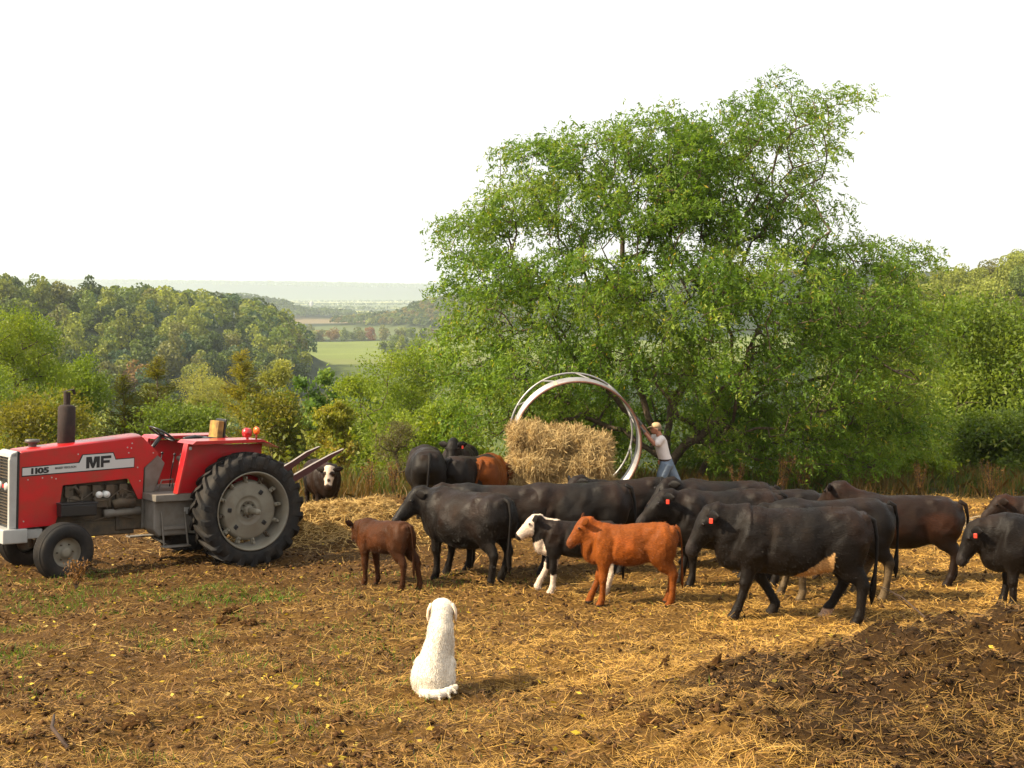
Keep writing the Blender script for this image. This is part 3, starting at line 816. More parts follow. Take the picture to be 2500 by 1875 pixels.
V, F, c = leaves(pp, ld, rng.uniform(.08, .15, len(pp)), rng.uniform(.028, .046, len(pp)), cl)
mesh_obj('crown', np_mesh('locust_crown', local(V), F, c), M_leaf, locust)

# --- nearer trees and shrubs round the yard
def round_tree(name, label, px, top, wpx, Y0, cols, leaf=(.08, .14), nleaf=15000, lob_n=16, cat='tree', yflat=1.0, sparse=0.0, droop=.2, group=None, low=.12, wid=.5):
    t = at_depth(px, top, Y0); bz = gzf(t.x, Y0)
    H = t.z - bz; Rw = wpx / 2 * Y0 / FPX
    lobs = []
    for i in range(lob_n):
        f = rng.uniform(low, .93) if i else .86
        prof = math.sin(math.pi * min(1, f ** .8 * .86 + .12)) ** .6
        a = rng.uniform(0, 6.28); rr = rng.uniform(.25, .80) * prof * Rw * (0.3 if i == 0 else 1)
        s = rng.uniform(.34, .54)
        lobs.append((rr * math.cos(a), rr * math.sin(a) * yflat, f * H, Rw * s, Rw * s, min(H * .22, Rw * s * .9)))
    o = empty(name, (t.x, Y0, bz)); tag(o, label, cat, group)
    na = int(60 + nleaf / 110)
    att = in_ellipsoids(lobs, na, .4)
    st = [[(0, 0, -.15), (.05, 0, H * .25), (-.03, .05, H * .5), (0, 0, H * .78)]]
    P, par, rad, tp = grow_skeleton(st, att, step=H * .07, tip=.007, up=.1)
    mesh_obj('trunk', skeleton_mesh('branches', P, par, rad, 4), M_bark, o)
    nleaf = int(nleaf * 1.7); per = int(nleaf / na)
    base = np.repeat(P[tp], per, axis=0)
    n = len(base)
    Q = base + rng.normal(0, 1, (n, 3)) * [Rw * .11, Rw * .11, Rw * .08]
    D = unit(rng.normal(0, .6, (n, 3)) + unit(Q - [0, 0, H * .4]) * .5 + [0, 0, -droop])
    cl = tint(n, cols, Q, abs(hash(name)) % 50 if False else int(px) % 50, 1.1)
    V, F, c = leaves(Q, D, rng.uniform(leaf[0], leaf[1], n), rng.uniform(leaf[0], leaf[1], n) * wid, cl)
    mesh_obj('crown', np_mesh('crown', V, F, c), M_leaf, o)
    return o

def cedar(name, label, px, top, wpx, Y0, cols, nleaf=15000):
    t = at_depth(px, top, Y0); bz = gzf(t.x, Y0); H = t.z - bz; Rw = wpx / 2 * Y0 / FPX
    o = empty(name, (t.x, Y0, bz)); tag(o, label, 'tree')
    nb = int(26 * H)
    hz = rng.uniform(.05, .985, nb) ** 1.0
    a = rng.uniform(0, 6.28, nb); L = Rw * (1 - hz) ** .75 * rng.uniform(.55, 1.12, nb) + .08
    B = np.stack([np.zeros(nb), np.zeros(nb), hz * H], 1)
    E = B + np.stack([np.cos(a) * L, np.sin(a) * L, L * rng.uniform(.15, .55, nb)], 1)
    m = MB(); m.loft([(0, 0, -.2, .09, .09), (.03, 0, H * .5, .05, .05), (0, 0, H * .97, .012, .012)], n=8)
    mesh_obj('trunk', m.mesh('cedar_trunk', True), M_bark, o)
    Pn = np.concatenate([B, E]); par = np.concatenate([np.full(nb, -1), np.arange(nb)])
    mesh_obj('branches', skeleton_mesh('cedar_branches', Pn, par, np.full(2 * nb, .012), 3), M_bark, o)
    n = int(nleaf * 1.5); k = rng.choice(nb, n, p=L / L.sum()); f = rng.uniform(.1, 1.05, (n, 1))
    Q = B[k] + (E[k] - B[k]) * f + rng.normal(0, .045, (n, 3)) * (1 + f) - np.array([0, 0, 1]) * (rng.uniform(0, .12, (n, 1)) * f)
    D = unit((E[k] - B[k]) / L[k][:, None] + rng.normal(0, .45, (n, 3)) + [0, 0, .15])
    cl = tint(n, cols, Q, int(px) % 40, 1.5)
    V, F, c = leaves(Q, D, rng.uniform(.07, .13, n), rng.uniform(.022, .04, n), cl)
    mesh_obj('crown', np_mesh('cedar_crown', V, F, c), M_leaf, o)
    return o

YG = [(.105, .165, .011), (.175, .245, .017), (.27, .32, .03)]
BG = [(.075, .13, .013), (.13, .19, .018), (.21, .26, .03)]
PALE = [(.18, .20, .045), (.26, .27, .065), (.33, .32, .09)]
CD = [(.07, .085, .012), (.13, .135, .016), (.20, .18, .022)]
CY = [(.14, .14, .015), (.22, .205, .022), (.30, .26, .03)]
LUSH = [(.07, .14, .02), (.14, .23, .04), (.24, .33, .08)]
DARKG = [(.05, .09, .010), (.09, .14, .015), (.14, .19, .022)]
round_tree('willow_tree', 'tall loose yellow-green tree at the left edge behind the tractor hood', 30, 752, 330, 40, YG, nleaf=17000, droop=.6, wid=.3)
round_tree('broadleaf_tree', 'bright green tree beside the yellow-green one, above the exhaust stack', 205, 850, 230, 47, YG[:2] + BG[2:], nleaf=14000)
round_tree('broadleaf_tree', 'yellow-green tree at the foot of the green field left of the scrubby bush', 880, 893, 190, 45, YG, nleaf=9000, lob_n=18)
cedar('cedar_tree', 'dark olive cedar with ragged layered branches behind the tractor', 382, 870, 250, 42, CD, 15000)
cedar('cedar_tree', 'short cedar left of the dark layered cedar', 300, 912, 190, 41, CD, 9000)
round_tree('willow_tree', 'pale grey-green willow between two cedars', 482, 884, 210, 56, PALE, nleaf=12000, droop=.7, wid=.3)
cedar('cedar_tree', 'tall yellow-green cedar with a pointed top above the fender', 590, 852, 250, 44, CY, 18000)
round_tree('broadleaf_tree', 'thin pale tree with twiggy top right of the pointed cedar', 665, 868, 150, 46, PALE, nleaf=8000, droop=.3)
round_tree('broadleaf_tree', 'lush green tree with large leaves above the bale spears', 752, 868, 165, 50, LUSH, leaf=(.16, .28), nleaf=8000, lob_n=24)
round_tree('locust_tree', 'wide low yellow-green tree at the left foot of the big tree', 1005, 858, 340, 41, YG, nleaf=19000, wid=.35, lob_n=24)
round_tree('shrub', 'yellow and orange shrub beyond the bale spears', 822, 975, 140, 36, [(.15, .18, .02), (.28, .28, .03), (.36, .24, .05)], nleaf=7000, cat='shrub')
round_tree('shrub', 'scrubby half-bare grey bush behind the brown weeds', 970, 1040, 160, 30.5, [(.09, .08, .035), (.14, .13, .05)], leaf=(.03, .06), nleaf=3500, cat='shrub', low=.2)
round_tree('broadleaf_tree', 'large leafy tree at the right edge above the right cows', 2440, 775, 520, 40, BG, leaf=(.11, .19), nleaf=20000, lob_n=26)
round_tree('broadleaf_tree', 'yellow-green tree between the big tree and the right edge', 2215, 895, 290, 43, YG, leaf=(.10, .17), nleaf=11000)
round_tree('shrub', 'dark green bush low at the right edge behind the weeds', 2420, 1030, 320, 34, DARKG, leaf=(.09, .16), nleaf=9000, cat='shrub')
round_tree('shrub', 'bright green bush under the right side of the big tree', 2100, 1085, 300, 33.5, BG, nleaf=8000, cat='shrub')
round_tree('shrub', 'yellow-leaved bush low behind the right weeds', 2255, 1120, 160, 30.5, YG, nleaf=4500, cat='shrub')
round_tree('shrub', 'olive bush directly behind the tractor exhaust', 120, 975, 330, 37, CD[1:] + YG[:1], nleaf=9000, cat='shrub')
round_tree('shrub', 'dark bush behind the steering wheel', 430, 1000, 300, 38, DARKG[1:] + YG[:1], nleaf=9000, cat='shrub')
round_tree('shrub', 'olive bush behind the fender lamps', 660, 985, 260, 37, CD[1:] + BG[:1], nleaf=8000, cat='shrub')
round_tree('shrub', 'green bush behind the black cows rumps', 1080, 985, 260, 33, YG, nleaf=8000, cat='shrub')
round_tree('shrub', 'low green bush seen through the feeder ring', 1400, 1010, 420, 35, BG, nleaf=9000, cat='shrub')
round_tree('shrub', 'shaded green bush behind the big tree trunk', 1750, 1000, 460, 35, DARKG, nleaf=10000, cat='shrub')

# --- woods on the hills: crowns of their own
def far_crown(name, seed, nl=1100, size=.95, hmul=1.0):
    r0 = np.random.default_rng(seed); lobs = []
    for i in range(16):
        a = r0.uniform(0, 6.28); rr = r0.uniform(0, 3.4); z = 5.6 + r0.uniform(-3.4, 4.6) * hmul - rr * .35
        lobs.append((rr * math.cos(a), rr * math.sin(a), z, *([r0.uniform(1.5, 2.5)] * 2), r0.uniform(1.3, 2.1)))
    L = np.array(lobs); k = r0.integers(0, 16, nl); d = unit(r0.normal(size=(nl, 3))); d[:, 2] = np.maximum(d[:, 2], -.75)
    Q = L[k, :3] + d * L[k, 3:]
    D = unit(np.cross(d, r0.normal(size=(nl, 3))) + r0.normal(0, .5, (nl, 3)))
    V, F, _ = leaves(Q, D, r0.uniform(size * .7, size * 1.3, nl), r0.uniform(size * .5, size * 1.0, nl), np.ones((nl, 3)))
    t = r0.uniform(.75, 1.25, (nl, 1)); c = np.repeat(np.array([[1, 1, 1]]) * t, 4, axis=0)
    mb = MB(); mb.loft([(0, 0, -1, .35, .35), (0, 0, 6, .2, .2)], n=5, cap=0)
    tv = np.array(mb.v); 
    # trunk quads only (skip end caps) so that all faces stay quads
    tf = np.array([f for f in mb.f if len(f) == 4])
    V2 = np.concatenate([V, tv]); F2 = np.concatenate([F, tf + len(V)]); c2 = np.concatenate([c, np.full((len(tv), 3), .8)])
    me = np_mesh(name, V2, F2, c2); me.materials.append(M_leaf_far)
    return me
fine = [far_crown('near_wood_crown', 300 + i, nl=3400, size=.50, hmul=.9) for i in range(4)]
protos = [far_crown('wood_crown', 100 + i, hmul=.8 + .08 * i) for i in range(7)]
KIND = {
    'dark green': ((.065, .100, .020), .24), 'mid green': ((.125, .170, .028), .30), 'yellow-green': ((.22, .25, .035), .26),
    'olive': ((.15, .155, .038), .12), 'orange': ((.24, .150, .045), .016), 'reddish': ((.22, .10, .04), .004), 'bluish green': ((.06, .11, .045), .08)}
kn = list(KIND); kp = np.array([KIND[k][1] for k in kn]); kp = kp / kp.sum()
def hill_height(x, y):
    b = CAM_Z - hermite(y, PR); return hill_add(x, y, b) - b
# far woods that read as one mass
def far_wood(name, label, pts, size, per=60, cols=None, hs=11, leafk=1.0):
    n = len(pts); Pp = np.repeat(pts, per, axis=0); m = len(Pp)
    d = unit(rng.normal(size=(m, 3))); d[:, 2] = np.abs(d[:, 2])
    sc = np.repeat(rng.uniform(.75, 1.25, n), per)[:, None]
    Q = Pp + d * np.array([size, size, hs * .55]) * sc + np.array([0, 0, hs * .35])
    D = unit(np.cross(d, rng.normal(size=(m, 3))))
    tc = np.array(cols)[rng.integers(0, len(cols), n)] * rng.uniform(.7, 1.25, (n, 1))
    V, F, c = leaves(Q, D, rng.uniform(.5, .9, m) * size * leafk, rng.uniform(.4, .7, m) * size * leafk, np.repeat(tc, per, axis=0) * rng.uniform(.85, 1.15, (m, 1)))
    o = mesh_obj(name, np_mesh(name, V, F, c), M_leaf); tag(o, label, 'woods', kind='stuff'); return o
def place_trees(x0, x1, y0, y1, sp, ok, label, group, limit=400, kp=kp, smin=.85, smax=1.12, name='broadleaf_tree', pr=None):
    xs, ys = np.meshgrid(np.arange(x0, x1, sp), np.arange(y0, y1, sp))
    xs = (xs + rng.uniform(-.42, .42, xs.shape) * sp).ravel(); ys = (ys + rng.uniform(-.42, .42, ys.shape) * sp).ravel()
    k = ok(xs, ys); xs, ys = xs[k], ys[k]; zs = gz(xs, ys)
    o_ = np.argsort(ys); rest = o_[limit:]; o_ = o_[:limit]
    if len(rest):
        far_wood('wood', 'the rest of the ' + group.replace('trees of the ', ''), np.stack([xs[rest], ys[rest], zs[rest]], 1), 4.2, 95, [KIND[k_][0] for k_ in kn for _ in range(int(kp[kn.index(k_)] * 20 + .5))], 12, leafk=.6)
    for x, y, z in zip(xs[o_], ys[o_], zs[o_]):
        kd = kn[rng.choice(len(kn), p=kp)]; c = np.array(KIND[kd][0]) * rng.uniform(.82, 1.15)
        o = bpy.data.objects.new(name, (pr or protos)[rng.integers(len(pr or protos))]); COL.objects.link(o)
        s = rng.uniform(smin, smax); o.location = (x, y, z - .5); o.rotation_euler = (0, 0, rng.uniform(0, 6.28)); o.scale = (s, s, s * rng.uniform(.85, 1.2))
        o.color = (*[float(v) for v in c], 1)
        tag(o, f'{kd} {label}', 'tree', group)
    return len(xs)
inview = lambda x, y, m=.05: (np.abs(x) < (.4167 + m) * y + 4)
def left_ok(x, y):
    front = y < 420 + 235 * sstep(-230, -150, x) + 30
    return inview(x, y, .02) & (x < -.160 * y - 4) & (hill_height(x, y) > 3.0) & (y > 300) & (y < 690) & front
nL = place_trees(-330, -55, 290, 700, 10.6, left_ok, 'tree in the wood on the left hillside', 'trees of the wood on the left hillside', 125)
nR = place_trees(60, 200, 225, 400, 8.0, lambda x, y: inview(x, y, .02) & (x > .25 * y) & (hill_height(x, y) > 3), 'tree in the wood on the right hillside', 'trees of the wood on the right hillside', 105,
            kp=np.array([.02, .15, .63, .20, .0, .0, .0]) / 1.0, smin=.75, smax=1.05, pr=fine)
nF = place_trees(-330, -30, 150, 300, 13, lambda x, y: inview(x, y, .0) & (x < -.06 * y) & (y < 150 + 150) & (y > 190), 'tree on the valley slope below the yard', 'trees on the valley slope below the yard', 34, smin=.6, smax=.9)
nT = place_trees(-340, -60, 1185, 1215, 12, lambda x, y: inview(x, y, 0) & (x > -.22 * y) & (x < -.06 * y), 'tree in the line behind the green field', 'tree line behind the green field', 30,
            kp=np.array([.1, .2, .35, .2, .12, .03, .0]), smin=.95, smax=1.25)
nU = place_trees(-130, -60, 850, 960, 16, lambda x, y: (x > -.108 * y) & (x < -.07 * y), 'tree standing at the right edge of the green field', 'trees at the right edge of the green field', 20, smin=.8, smax=1.2)
print('hill trees', nL, nR, nF, nT, nU)

def scatter(x0, x1, y0, y1, sp, ok):
    xs, ys = np.meshgrid(np.arange(x0, x1, sp), np.arange(y0, y1, sp)); xs = (xs + rng.uniform(-.45, .45, xs.shape) * sp).ravel(); ys = (ys + rng.uniform(-.45, .45, ys.shape) * sp).ravel()
    k = ok(xs, ys); xs, ys = xs[k], ys[k]; return np.stack([xs, ys, gz(xs, ys)], 1)
G1 = [(.065, .10, .028), (.10, .14, .03), (.15, .18, .04), (.18, .15, .045)]
far_wood('hill_wood', 'hazy mixed green wood covering the hill right of the valley gap',
         scatter(-260, 420, 1280, 1780, 12, lambda x, y: (hill_height(x, y) > 4) & (np.abs(x) < .45 * y)), 5.5, 40, G1, 12)
far_wood('distant_wood', 'bluish dark wood on the far left ridge beyond the valley',
         scatter(-700, -260, 2080, 2400, 13, lambda x, y: (hill_height(x, y) > 3) & (x > -.3 * y)), 6.5, 26, G1[:2], 13)
far_wood('hill_wood', 'green wood continuing on the left ridge behind the front trees',
         scatter(-420, -140, 420, 800, 12, lambda x, y: inview(x, y, .03) & (hill_height(x, y) > 4) & ~left_ok(x, y) & (x < -.185 * y)), 5, 40, G1, 12)
hp = [scatter(-1600, 200, yy, yy + 60, 22, lambda x, y: (vnoise(x * .004, y * .02, int(yy)) > .35)) for yy in (2480, 3500, 4700, 6300)]
far_wood('hedgerow_trees', 'thin dark lines of trees between the far pale fields', np.concatenate(hp), 9, 14, G1[:2], 14)
far_wood('ridge_wood', 'pale blue wooded ridge along the horizon', scatter(-4200, 1200, 8700, 9100, 42, lambda x, y: x < 1200), 26, 10, G1[:2], 26)
# undergrowth filling the slope just beyond the yard
x = rng.uniform(-26, 26, 30000); y = rng.uniform(31, 62, 30000); k = np.abs(x) < .46 * y + 2; x, y = x[k], y[k]; n = len(x)
zz = gz(x, y) + rng.uniform(0, 1, n) ** 1.3 * (.7 + 1.3 * fbm(x * .35, y * .35, 66, 3))
V, F, c = leaves(np.stack([x, y, zz], 1), unit(rng.normal(size=(n, 3))), rng.uniform(.12, .22, n), rng.uniform(.06, .12, n), tint(n, [(.09, .12, .014), (.16, .19, .022), (.24, .23, .03)], np.stack([x, y, zz], 1), 9, .5))
o = mesh_obj('undergrowth', np_mesh('undergrowth', V, F, c), M_leaf); tag(o, 'tangled green undergrowth on the slope beyond the yard', 'undergrowth', kind='stuff')
# ------------------------------------------------------------------ cattle
M_coat = coat_mat('cattle_coat', .20, .09)
M_coat_br = coat_mat('cattle_coat_brown', .12, .05)
M_hair = mat('short_hair', (.02, .01, .01), rough=.5, attr='Col', spec=.25)
M_eye = mat('eye', (.01, .006, .004), rough=.1)
M_tag = mat('ear_tag_plastic', (.75, .05, .025), rough=.4)
M_horn = mat('ear_inner', (.06, .035, .025), rough=.8)
BLACK = np.array([.0060, .0040, .0029]); BLKBR = np.array([.014, .0062, .0030]); REDC = np.array([.205, .056, .008]); BRN = np.array([.052, .018, .005]); WHITE = np.array([.62, .52, .42])
MUD = np.array([.12, .085, .045])

def cow(name, label, loc, heading, scale=1.0, base=BLACK, poll=(1.16, 0, 1.36), muzzle=(1.52, 0, .98), feet=None, depth=1.0, width=1.0, leg=1.0,
        colfn=None, tag_side=None, voxel=.025, group='cattle gathered round the hay', coat=None, tail=True, hips=0.0, tail_bend=0.0, cat=None, belly=0.0, ears=1.0, tiltf=True, xs=.90, rise=.015, hair=0):
    """heading in degrees: direction the animal faces in the world (180 = to the left of the picture); local +x is forward"""
    feet = feet or {}
    m = Flesh()
    def zb(z): return 1.30 - (1.30 - z) * depth
    W = width; B_ = belly
    # trunk: straight back, deep barrel
    body = [(-.80, 1.24, .84, .15), (-.66, 1.29, .68, .23), (-.45, 1.30, .60, .265), (-.15, 1.285, .51 - B_, .315), (.12, 1.275, .49 - B_, .33), (.38, 1.285, .52, .295),
            (.56, 1.30, .56, .25), (.74, 1.24, .66, .17)]
    m.loft([(x, 0, (t + zb(b)) / 2, w * W, (t - zb(b)) / 2) for x, t, b, w in body], k=.05)
    m.ball((-.02, 0, zb(.80)), (.46, .33 * W, .27), k=.08)
    P = Vector(poll); Z = Vector(muzzle); ax = (Z - P).normalized()
    horiz = Vector((ax.x, ax.y, 0))
    if horiz.length < .1: horiz = Vector((1, 0, 0))
    horiz.normalize(); lat = Vector((-horiz.y, horiz.x, 0)); L = (Z - P).length
    up = lat.cross(ax).normalized()
    if up.z < 0: up = -up
    # neck: deep at the chest, narrowing to the throat
    nb = Vector((.56, 0, 1.00)); th_ = P + ax * (.03 * L) - up * .06; md = nb * .5 + th_ * .5 + Vector((0, 0, -.02))
    m.loft([(nb.x - .12, 0, nb.z, .20 * W, .27), (nb.x + .04, 0, nb.z, .185 * W, .275), (md.x, md.y, md.z - .03, .155 * W, .25), (th_.x, th_.y, th_.z, .11, .155)], k=.08)
    m.ball((.70, 0, zb(.70)), (.15, .12 * W, .15), k=.12)
    # head
    hs = [(.06, .10, .125, -.055), (.22, .128, .158, -.075), (.40, .115, .150, -.075), (.60, .090, .122, -.065), (.80, .082, .098, -.055), (.93, .086, .088, -.055), (1.0, .078, .074, -.055)]
    hk = .5 / max(L, .01) if L < .5 else 1.0
    m.loft([(*(P + ax * (t * L) + up * o_), a, b) for t, a, b, o_ in hs], lat=tuple(lat), k=.05)
    m.ball(tuple(P + ax * .02 - up * .0), (.065, .065, .055), k=.05)
    m.ball(tuple(P + ax * (.36 * L) - up * .155), (.12, .075, .075), k=.06)
    for s in (-1, 1):
        m.ball(tuple(P + ax * (.34 * L) + lat * (s * .096) + up * .008), (.036, .028, .028), k=.03)
        m.ball(tuple(P + ax * (.95 * L) + lat * (s * .04) - up * .02), (.034, .03, .034), k=.03)
    # shoulder blade, upper arm, thigh, hook and pin bones, flank hollow
    for s in (-1, 1):
        m.ball((.50, s * .185 * W, 1.00), (.13, .10, .26), (0, -.30, 0), k=.07)
        m.ball((.44, s * .205 * W, .78), (.13, .085, .13), (0, .5, 0), k=.07)
        m.ball((-.66, s * .15 * W, .95), (.20, .135, .29), (0, .22, 0), k=.08)
        m.ball((-.50, s * .165 * W, .80), (.15, .10, .16), k=.08)
        m.ball((-.44, s * .15 * W, 1.205), (.07, .05, .05), k=.07)
        m.ball((-.82, s * .10 * W, 1.17), (.04, .035, .04), k=.06)
        m.ball((-.27, s * .42 * W, 1.04), (.14, .11, .13), (0, .4, 0), k=.08, sub=True)
        m.ball((-.37, s * .385 * W, .72), (.045, .10, .20), (0, .35, 0), k=.07, sub=True)
        m.ball((.30, s * .385 * W, .84), (.035, .09, .24), (0, -.2, 0), k=.06, sub=True)
        m.ball((.67, s * .27 * W, .90), (.03, .07, .15), (0, -.35, 0), k=.06, sub=True)
    TH = 1.06 if scale > .8 else 1.14
    for key, s, front in (('FL', 1, 1), ('FR', -1, 1), ('HL', 1, 0), ('HR', -1, 0)):
        f = feet.get(key, 0.0); dx, lift = (f if isinstance(f, tuple) else (f, 0.0))
        y = s * .165 * W; g = TH
        if front:
            kx = .47 + dx * .42; fx = .47 + dx
            m.loft([(.46, y * 1.05, .86, .095, .13), (.455 + dx * .10, y * 1.08, .70, .082 * g, .108 * g), (.465 + dx * .25, y * 1.0, .56, .066 * g, .080 * g), (kx + .005, y, .43 + lift * .6, .062 * g, .068 * g)], k=.04)
            m.loft([(kx + .005, y, .43 + lift * .6, .060 * g, .066 * g), (kx + (fx - kx) * .25 - .005, y, .35 + lift * .8, .047 * g, .051 * g),
                    (fx - (fx - kx) * .2, y, .19 + lift, .045 * g, .049 * g), (fx + .008, y, .13 + lift, .053 * g, .058 * g), (fx + .03, y, .08 + lift, .048 * g, .052 * g)], k=.02)
            m.loft([(fx + .035, y, .06 + lift, .050 * g, .058 * g), (fx + .05, y, .02 + lift, .060 * g, .074 * g)], k=.02)
        else:
            hx = -.80 + dx * .5; fx = -.75 + dx
            m.loft([(-.62, y, .95, .10, .18), (-.58 + dx * .12, y * 1.08, .80, .098 * g, .165 * g), (-.63 + dx * .25, y * 1.05, .66, .080 * g, .122 * g), (hx + .05, y, .56 + lift * .5, .060 * g, .086 * g), (hx, y, .49 + lift * .6, .056 * g, .074 * g)], k=.05)
            m.loft([(hx, y, .49 + lift * .6, .054 * g, .070 * g), (hx + (fx - hx) * .2 + .01, y, .38 + lift * .8, .048 * g, .056 * g),
                    (fx - (fx - hx) * .2, y, .20 + lift, .046 * g, .050 * g), (fx + .01, y, .135 + lift, .054 * g, .060 * g), (fx + .03, y, .085 + lift, .049 * g, .053 * g)], k=.02)
            m.loft([(fx + .035, y, .06 + lift, .050 * g, .058 * g), (fx + .055, y, .02 + lift, .060 * g, .074 * g)], k=.02)
    def xf(V):
        V = V.copy(); sg = np.tanh(V[:, 1] / .08); o1 = loc[0] * 3.1
        V[:, 1] += sg * ((fbm(V[:, 0] * 5 + o1, V[:, 2] * 5, 201, 3) - .5) * .040 * sstep(.45, .8, V[:, 2]) + (fbm(V[:, 0] * 13 + o1, V[:, 2] * 13, 202, 2) - .5) * .010)
        V[:, 2] += (fbm(V[:, 0] * 4 + o1, V[:, 1] * 5, 203, 3) - .5) * .030 * sstep(.4, .9, V[:, 2])
        if leg != 1.0: V[:, 2] = np.where(V[:, 2] < 0, V[:, 2], np.where(V[:, 2] < .62, V[:, 2] * leg, V[:, 2] + .62 * (leg - 1)))
        V[:, 2] += rise * (-V[:, 0] + .1) * sstep(.5, .95, V[:, 2]) * (V[:, 0] < .5)
        V[:, 0] *= xs
        return V
    dz = .62 * (leg - 1)
    def cf(co):
        c = np.tile(base, (len(co), 1))
        q = co.copy(); q[:, 0] /= xs; q[:, 2] -= np.where(q[:, 2] > .6, dz, 0)
        n_ = fbm(q[:, 0] * 3 + 7, q[:, 2] * 3 + q[:, 1], 12, 3)[:, None]
        c = c * (.6 + .8 * n_)
        pt = sstep(.5, .72, fbm(q[:, 0] * 1.7 + base[0] * 900 + loc[0], q[:, 2] * 2.2, 55, 3))[:, None] * sstep(.5, 1.0, q[:, 2])[:, None]  # brown coat tint; sunlit sheen on the upper body put into the colour
        c = c * (1 + pt * np.array([1.5, .9, .5]) * (1.0 if base is BLACK or base is BLKBR else .25))
        c = c * (1 + .9 * sstep(.55, .2, q[:, 2])[:, None] * (.4 if base is BLACK else .0))
        mz = np.linalg.norm(q - np.array(Z), axis=1) < .12
        c[mz] = c[mz] * .8 + np.array([.012, .010, .010])
        c[q[:, 2] < .05] = (.018, .013, .010)
        if colfn: c = colfn(q, c, np.array(P), np.array(Z), np.array(lat), np.array(ax))
        return c
    o = empty(name, loc, sc=scale)
    h = R(heading)
    if tiltf:
        fx = np.array([loc[0] + math.cos(h) * .47 * scale, loc[0] - math.cos(h) * .74 * scale]); fy = np.array([loc[1] + math.sin(h) * .47 * scale, loc[1] - math.sin(h) * .74 * scale])
        za, zb_ = gzf(fx[0], fy[0]), gzf(fx[1], fy[1])
        o.location.z = (za * .74 + zb_ * .47) / 1.21 - .015
        o.rotation_euler = (0, -math.atan2(za - zb_, 1.21 * scale), h)
    else:
        o.rotation_euler = (0, 0, h)
    cm = coat or (M_coat if base is BLACK or base is BLKBR else M_coat_br)
    me = flesh_mesh(m, 'animal_body', voxel, cf, xf)
    b = mesh_obj('body', me, cm, o)
    if hair:
        kv = len(me.vertices); hc = np.empty(kv * 3, dtype=np.float32); me.vertices.foreach_get('co', hc); hc = hc.reshape(-1, 3)
        hn = np.empty(kv * 3, dtype=np.float32); me.vertices.foreach_get('normal', hn); hn = hn.reshape(-1, 3)
        hcol = np.empty(kv * 4, dtype=np.float32); me.color_attributes['Col'].data.foreach_get('color', hcol); hcol = hcol.reshape(-1, 4)[:, :3]
        ii = rng.integers(0, kv, hair); hp_ = hc[ii] + rng.normal(0, .006, (hair, 3)); hd = unit(hn[ii] * .30 + np.array([-.7, 0, -.55]) + rng.normal(0, .22, (hair, 3))); hl = rng.uniform(.014, .034, hair) / scale ** .5
        V_, F_, c_ = leaves(hp_ + hd * hl[:, None] * .3, hd, hl, np.full(hair, .0042), hcol[ii] * rng.uniform(.5, 1.9, (hair, 1)) + .0015)
        hh_ = mesh_obj('hair', np_mesh('hair', V_, F_, c_), M_hair, b); hh_['kind'] = 'stuff'
    Pz = Vector((P.x * xs, P.y, P.z + dz)); Zz = Vector((Z.x * xs, Z.y, Z.z + dz)); ax = (Zz - Pz).normalized(); L = (Zz - Pz).length; up = lat.cross(ax).normalized(); up = up if up.z > 0 else -up
    for s in (-1, 1):
        e0 = Pz + ax * .07 + lat * (s * .085) + up * .005
        e1 = e0 + (lat * s * .9 + Vector((0, 0, .12 if scale > .8 else .5)) - horiz * .35).normalized() * (.21 * ears)
        em = MB(); t1 = e0 * .65 + e1 * .35; t2 = e0 * .3 + e1 * .7
        em.loft([(*e0, .024, .022), (*t1, .064, .015), (*t2, .060, .012), (*e1, .012, .008)], n=10, lat=(0, 0, 1), cap=.4)
        em.v = [(x, y, z) for x, y, z in em.v]
        em_me = em.mesh('ear', True); n = len(em_me.vertices); ca = em_me.color_attributes.new('Col', 'FLOAT_COLOR', 'POINT')
        ec = base * .7
        ca.data.foreach_set('color', np.tile(np.array([*ec, 1], dtype=np.float32), n))
        mesh_obj('ear', em_me, cm, o)
        if tag_side == s or tag_side == 0:
            tp = e0 * .45 + e1 * .55 - horiz * -.01 + Vector((0, 0, -.055)) + lat * (s * .012) + horiz * .022
            tm = MB(); tm.box((0, 0, 0), (.01, .045, .06)); to = tm.build('ear_tag', M_tag, o, bevel=.006)
            to.location = tp; to.rotation_euler = Vector((lat.x * s * .8 + horiz.x * .5, lat.y * s * .8 + horiz.y * .5, 0)).to_track_quat('X', 'Z').to_euler()
        ym = MB(); ym.ball(tuple(Pz + ax * (.34 * L) + lat * (s * .126) + up * .014), (.020, .020, .018), n=10); ym.build('eye', M_eye, o, True)
        nm = MB(); nm.ball(tuple(Pz + ax * (.955 * L) + lat * (s * .05) - up * .028), (.02, .016, .016), n=8); nm.build('nostril', M_eye, o, True)
    if tail:
        tm = MB(); tb_ = tail_bend
        tm.loft([(-.84, 0, 1.24 + dz, .04, .04), (-.93, 0, 1.20 + dz, .034, .032), (-.975, tb_ * .4, 1.02 + dz, .025, .022), (-.98, tb_, .8 + dz, .02, .018), (-.97, tb_ * 1.2, .62 + dz * .5, .024, .024), (-.96, tb_ * 1.2, .48, .042, .042), (-.96, tb_, .36, .035, .035), (-.96, tb_, .27, .008, .008)], n=8, cap=.3)
        tk = 1.0 if scale > .8 else .7
        tm.v = [((x * tk - .93 * (1 - tk)) * xs + .01, y * tk, z if tk == 1 else z * 1.0) for x, y, z in tm.v]
        tme = tm.mesh('tail', True); n = len(tme.vertices); ca = tme.color_attributes.new('Col', 'FLOAT_COLOR', 'POINT')
        ca.data.foreach_set('color', np.tile(np.array([*(base * .8), 1], dtype=np.float32), n)); mesh_obj('tail', tme, cm, o)
    tag(o, label, cat or ('calf' if scale < .8 else 'cow'), group)
    return o

def place(px, py, off=0.0):
    p = on_ground(px * D2S, py * D2S); return p

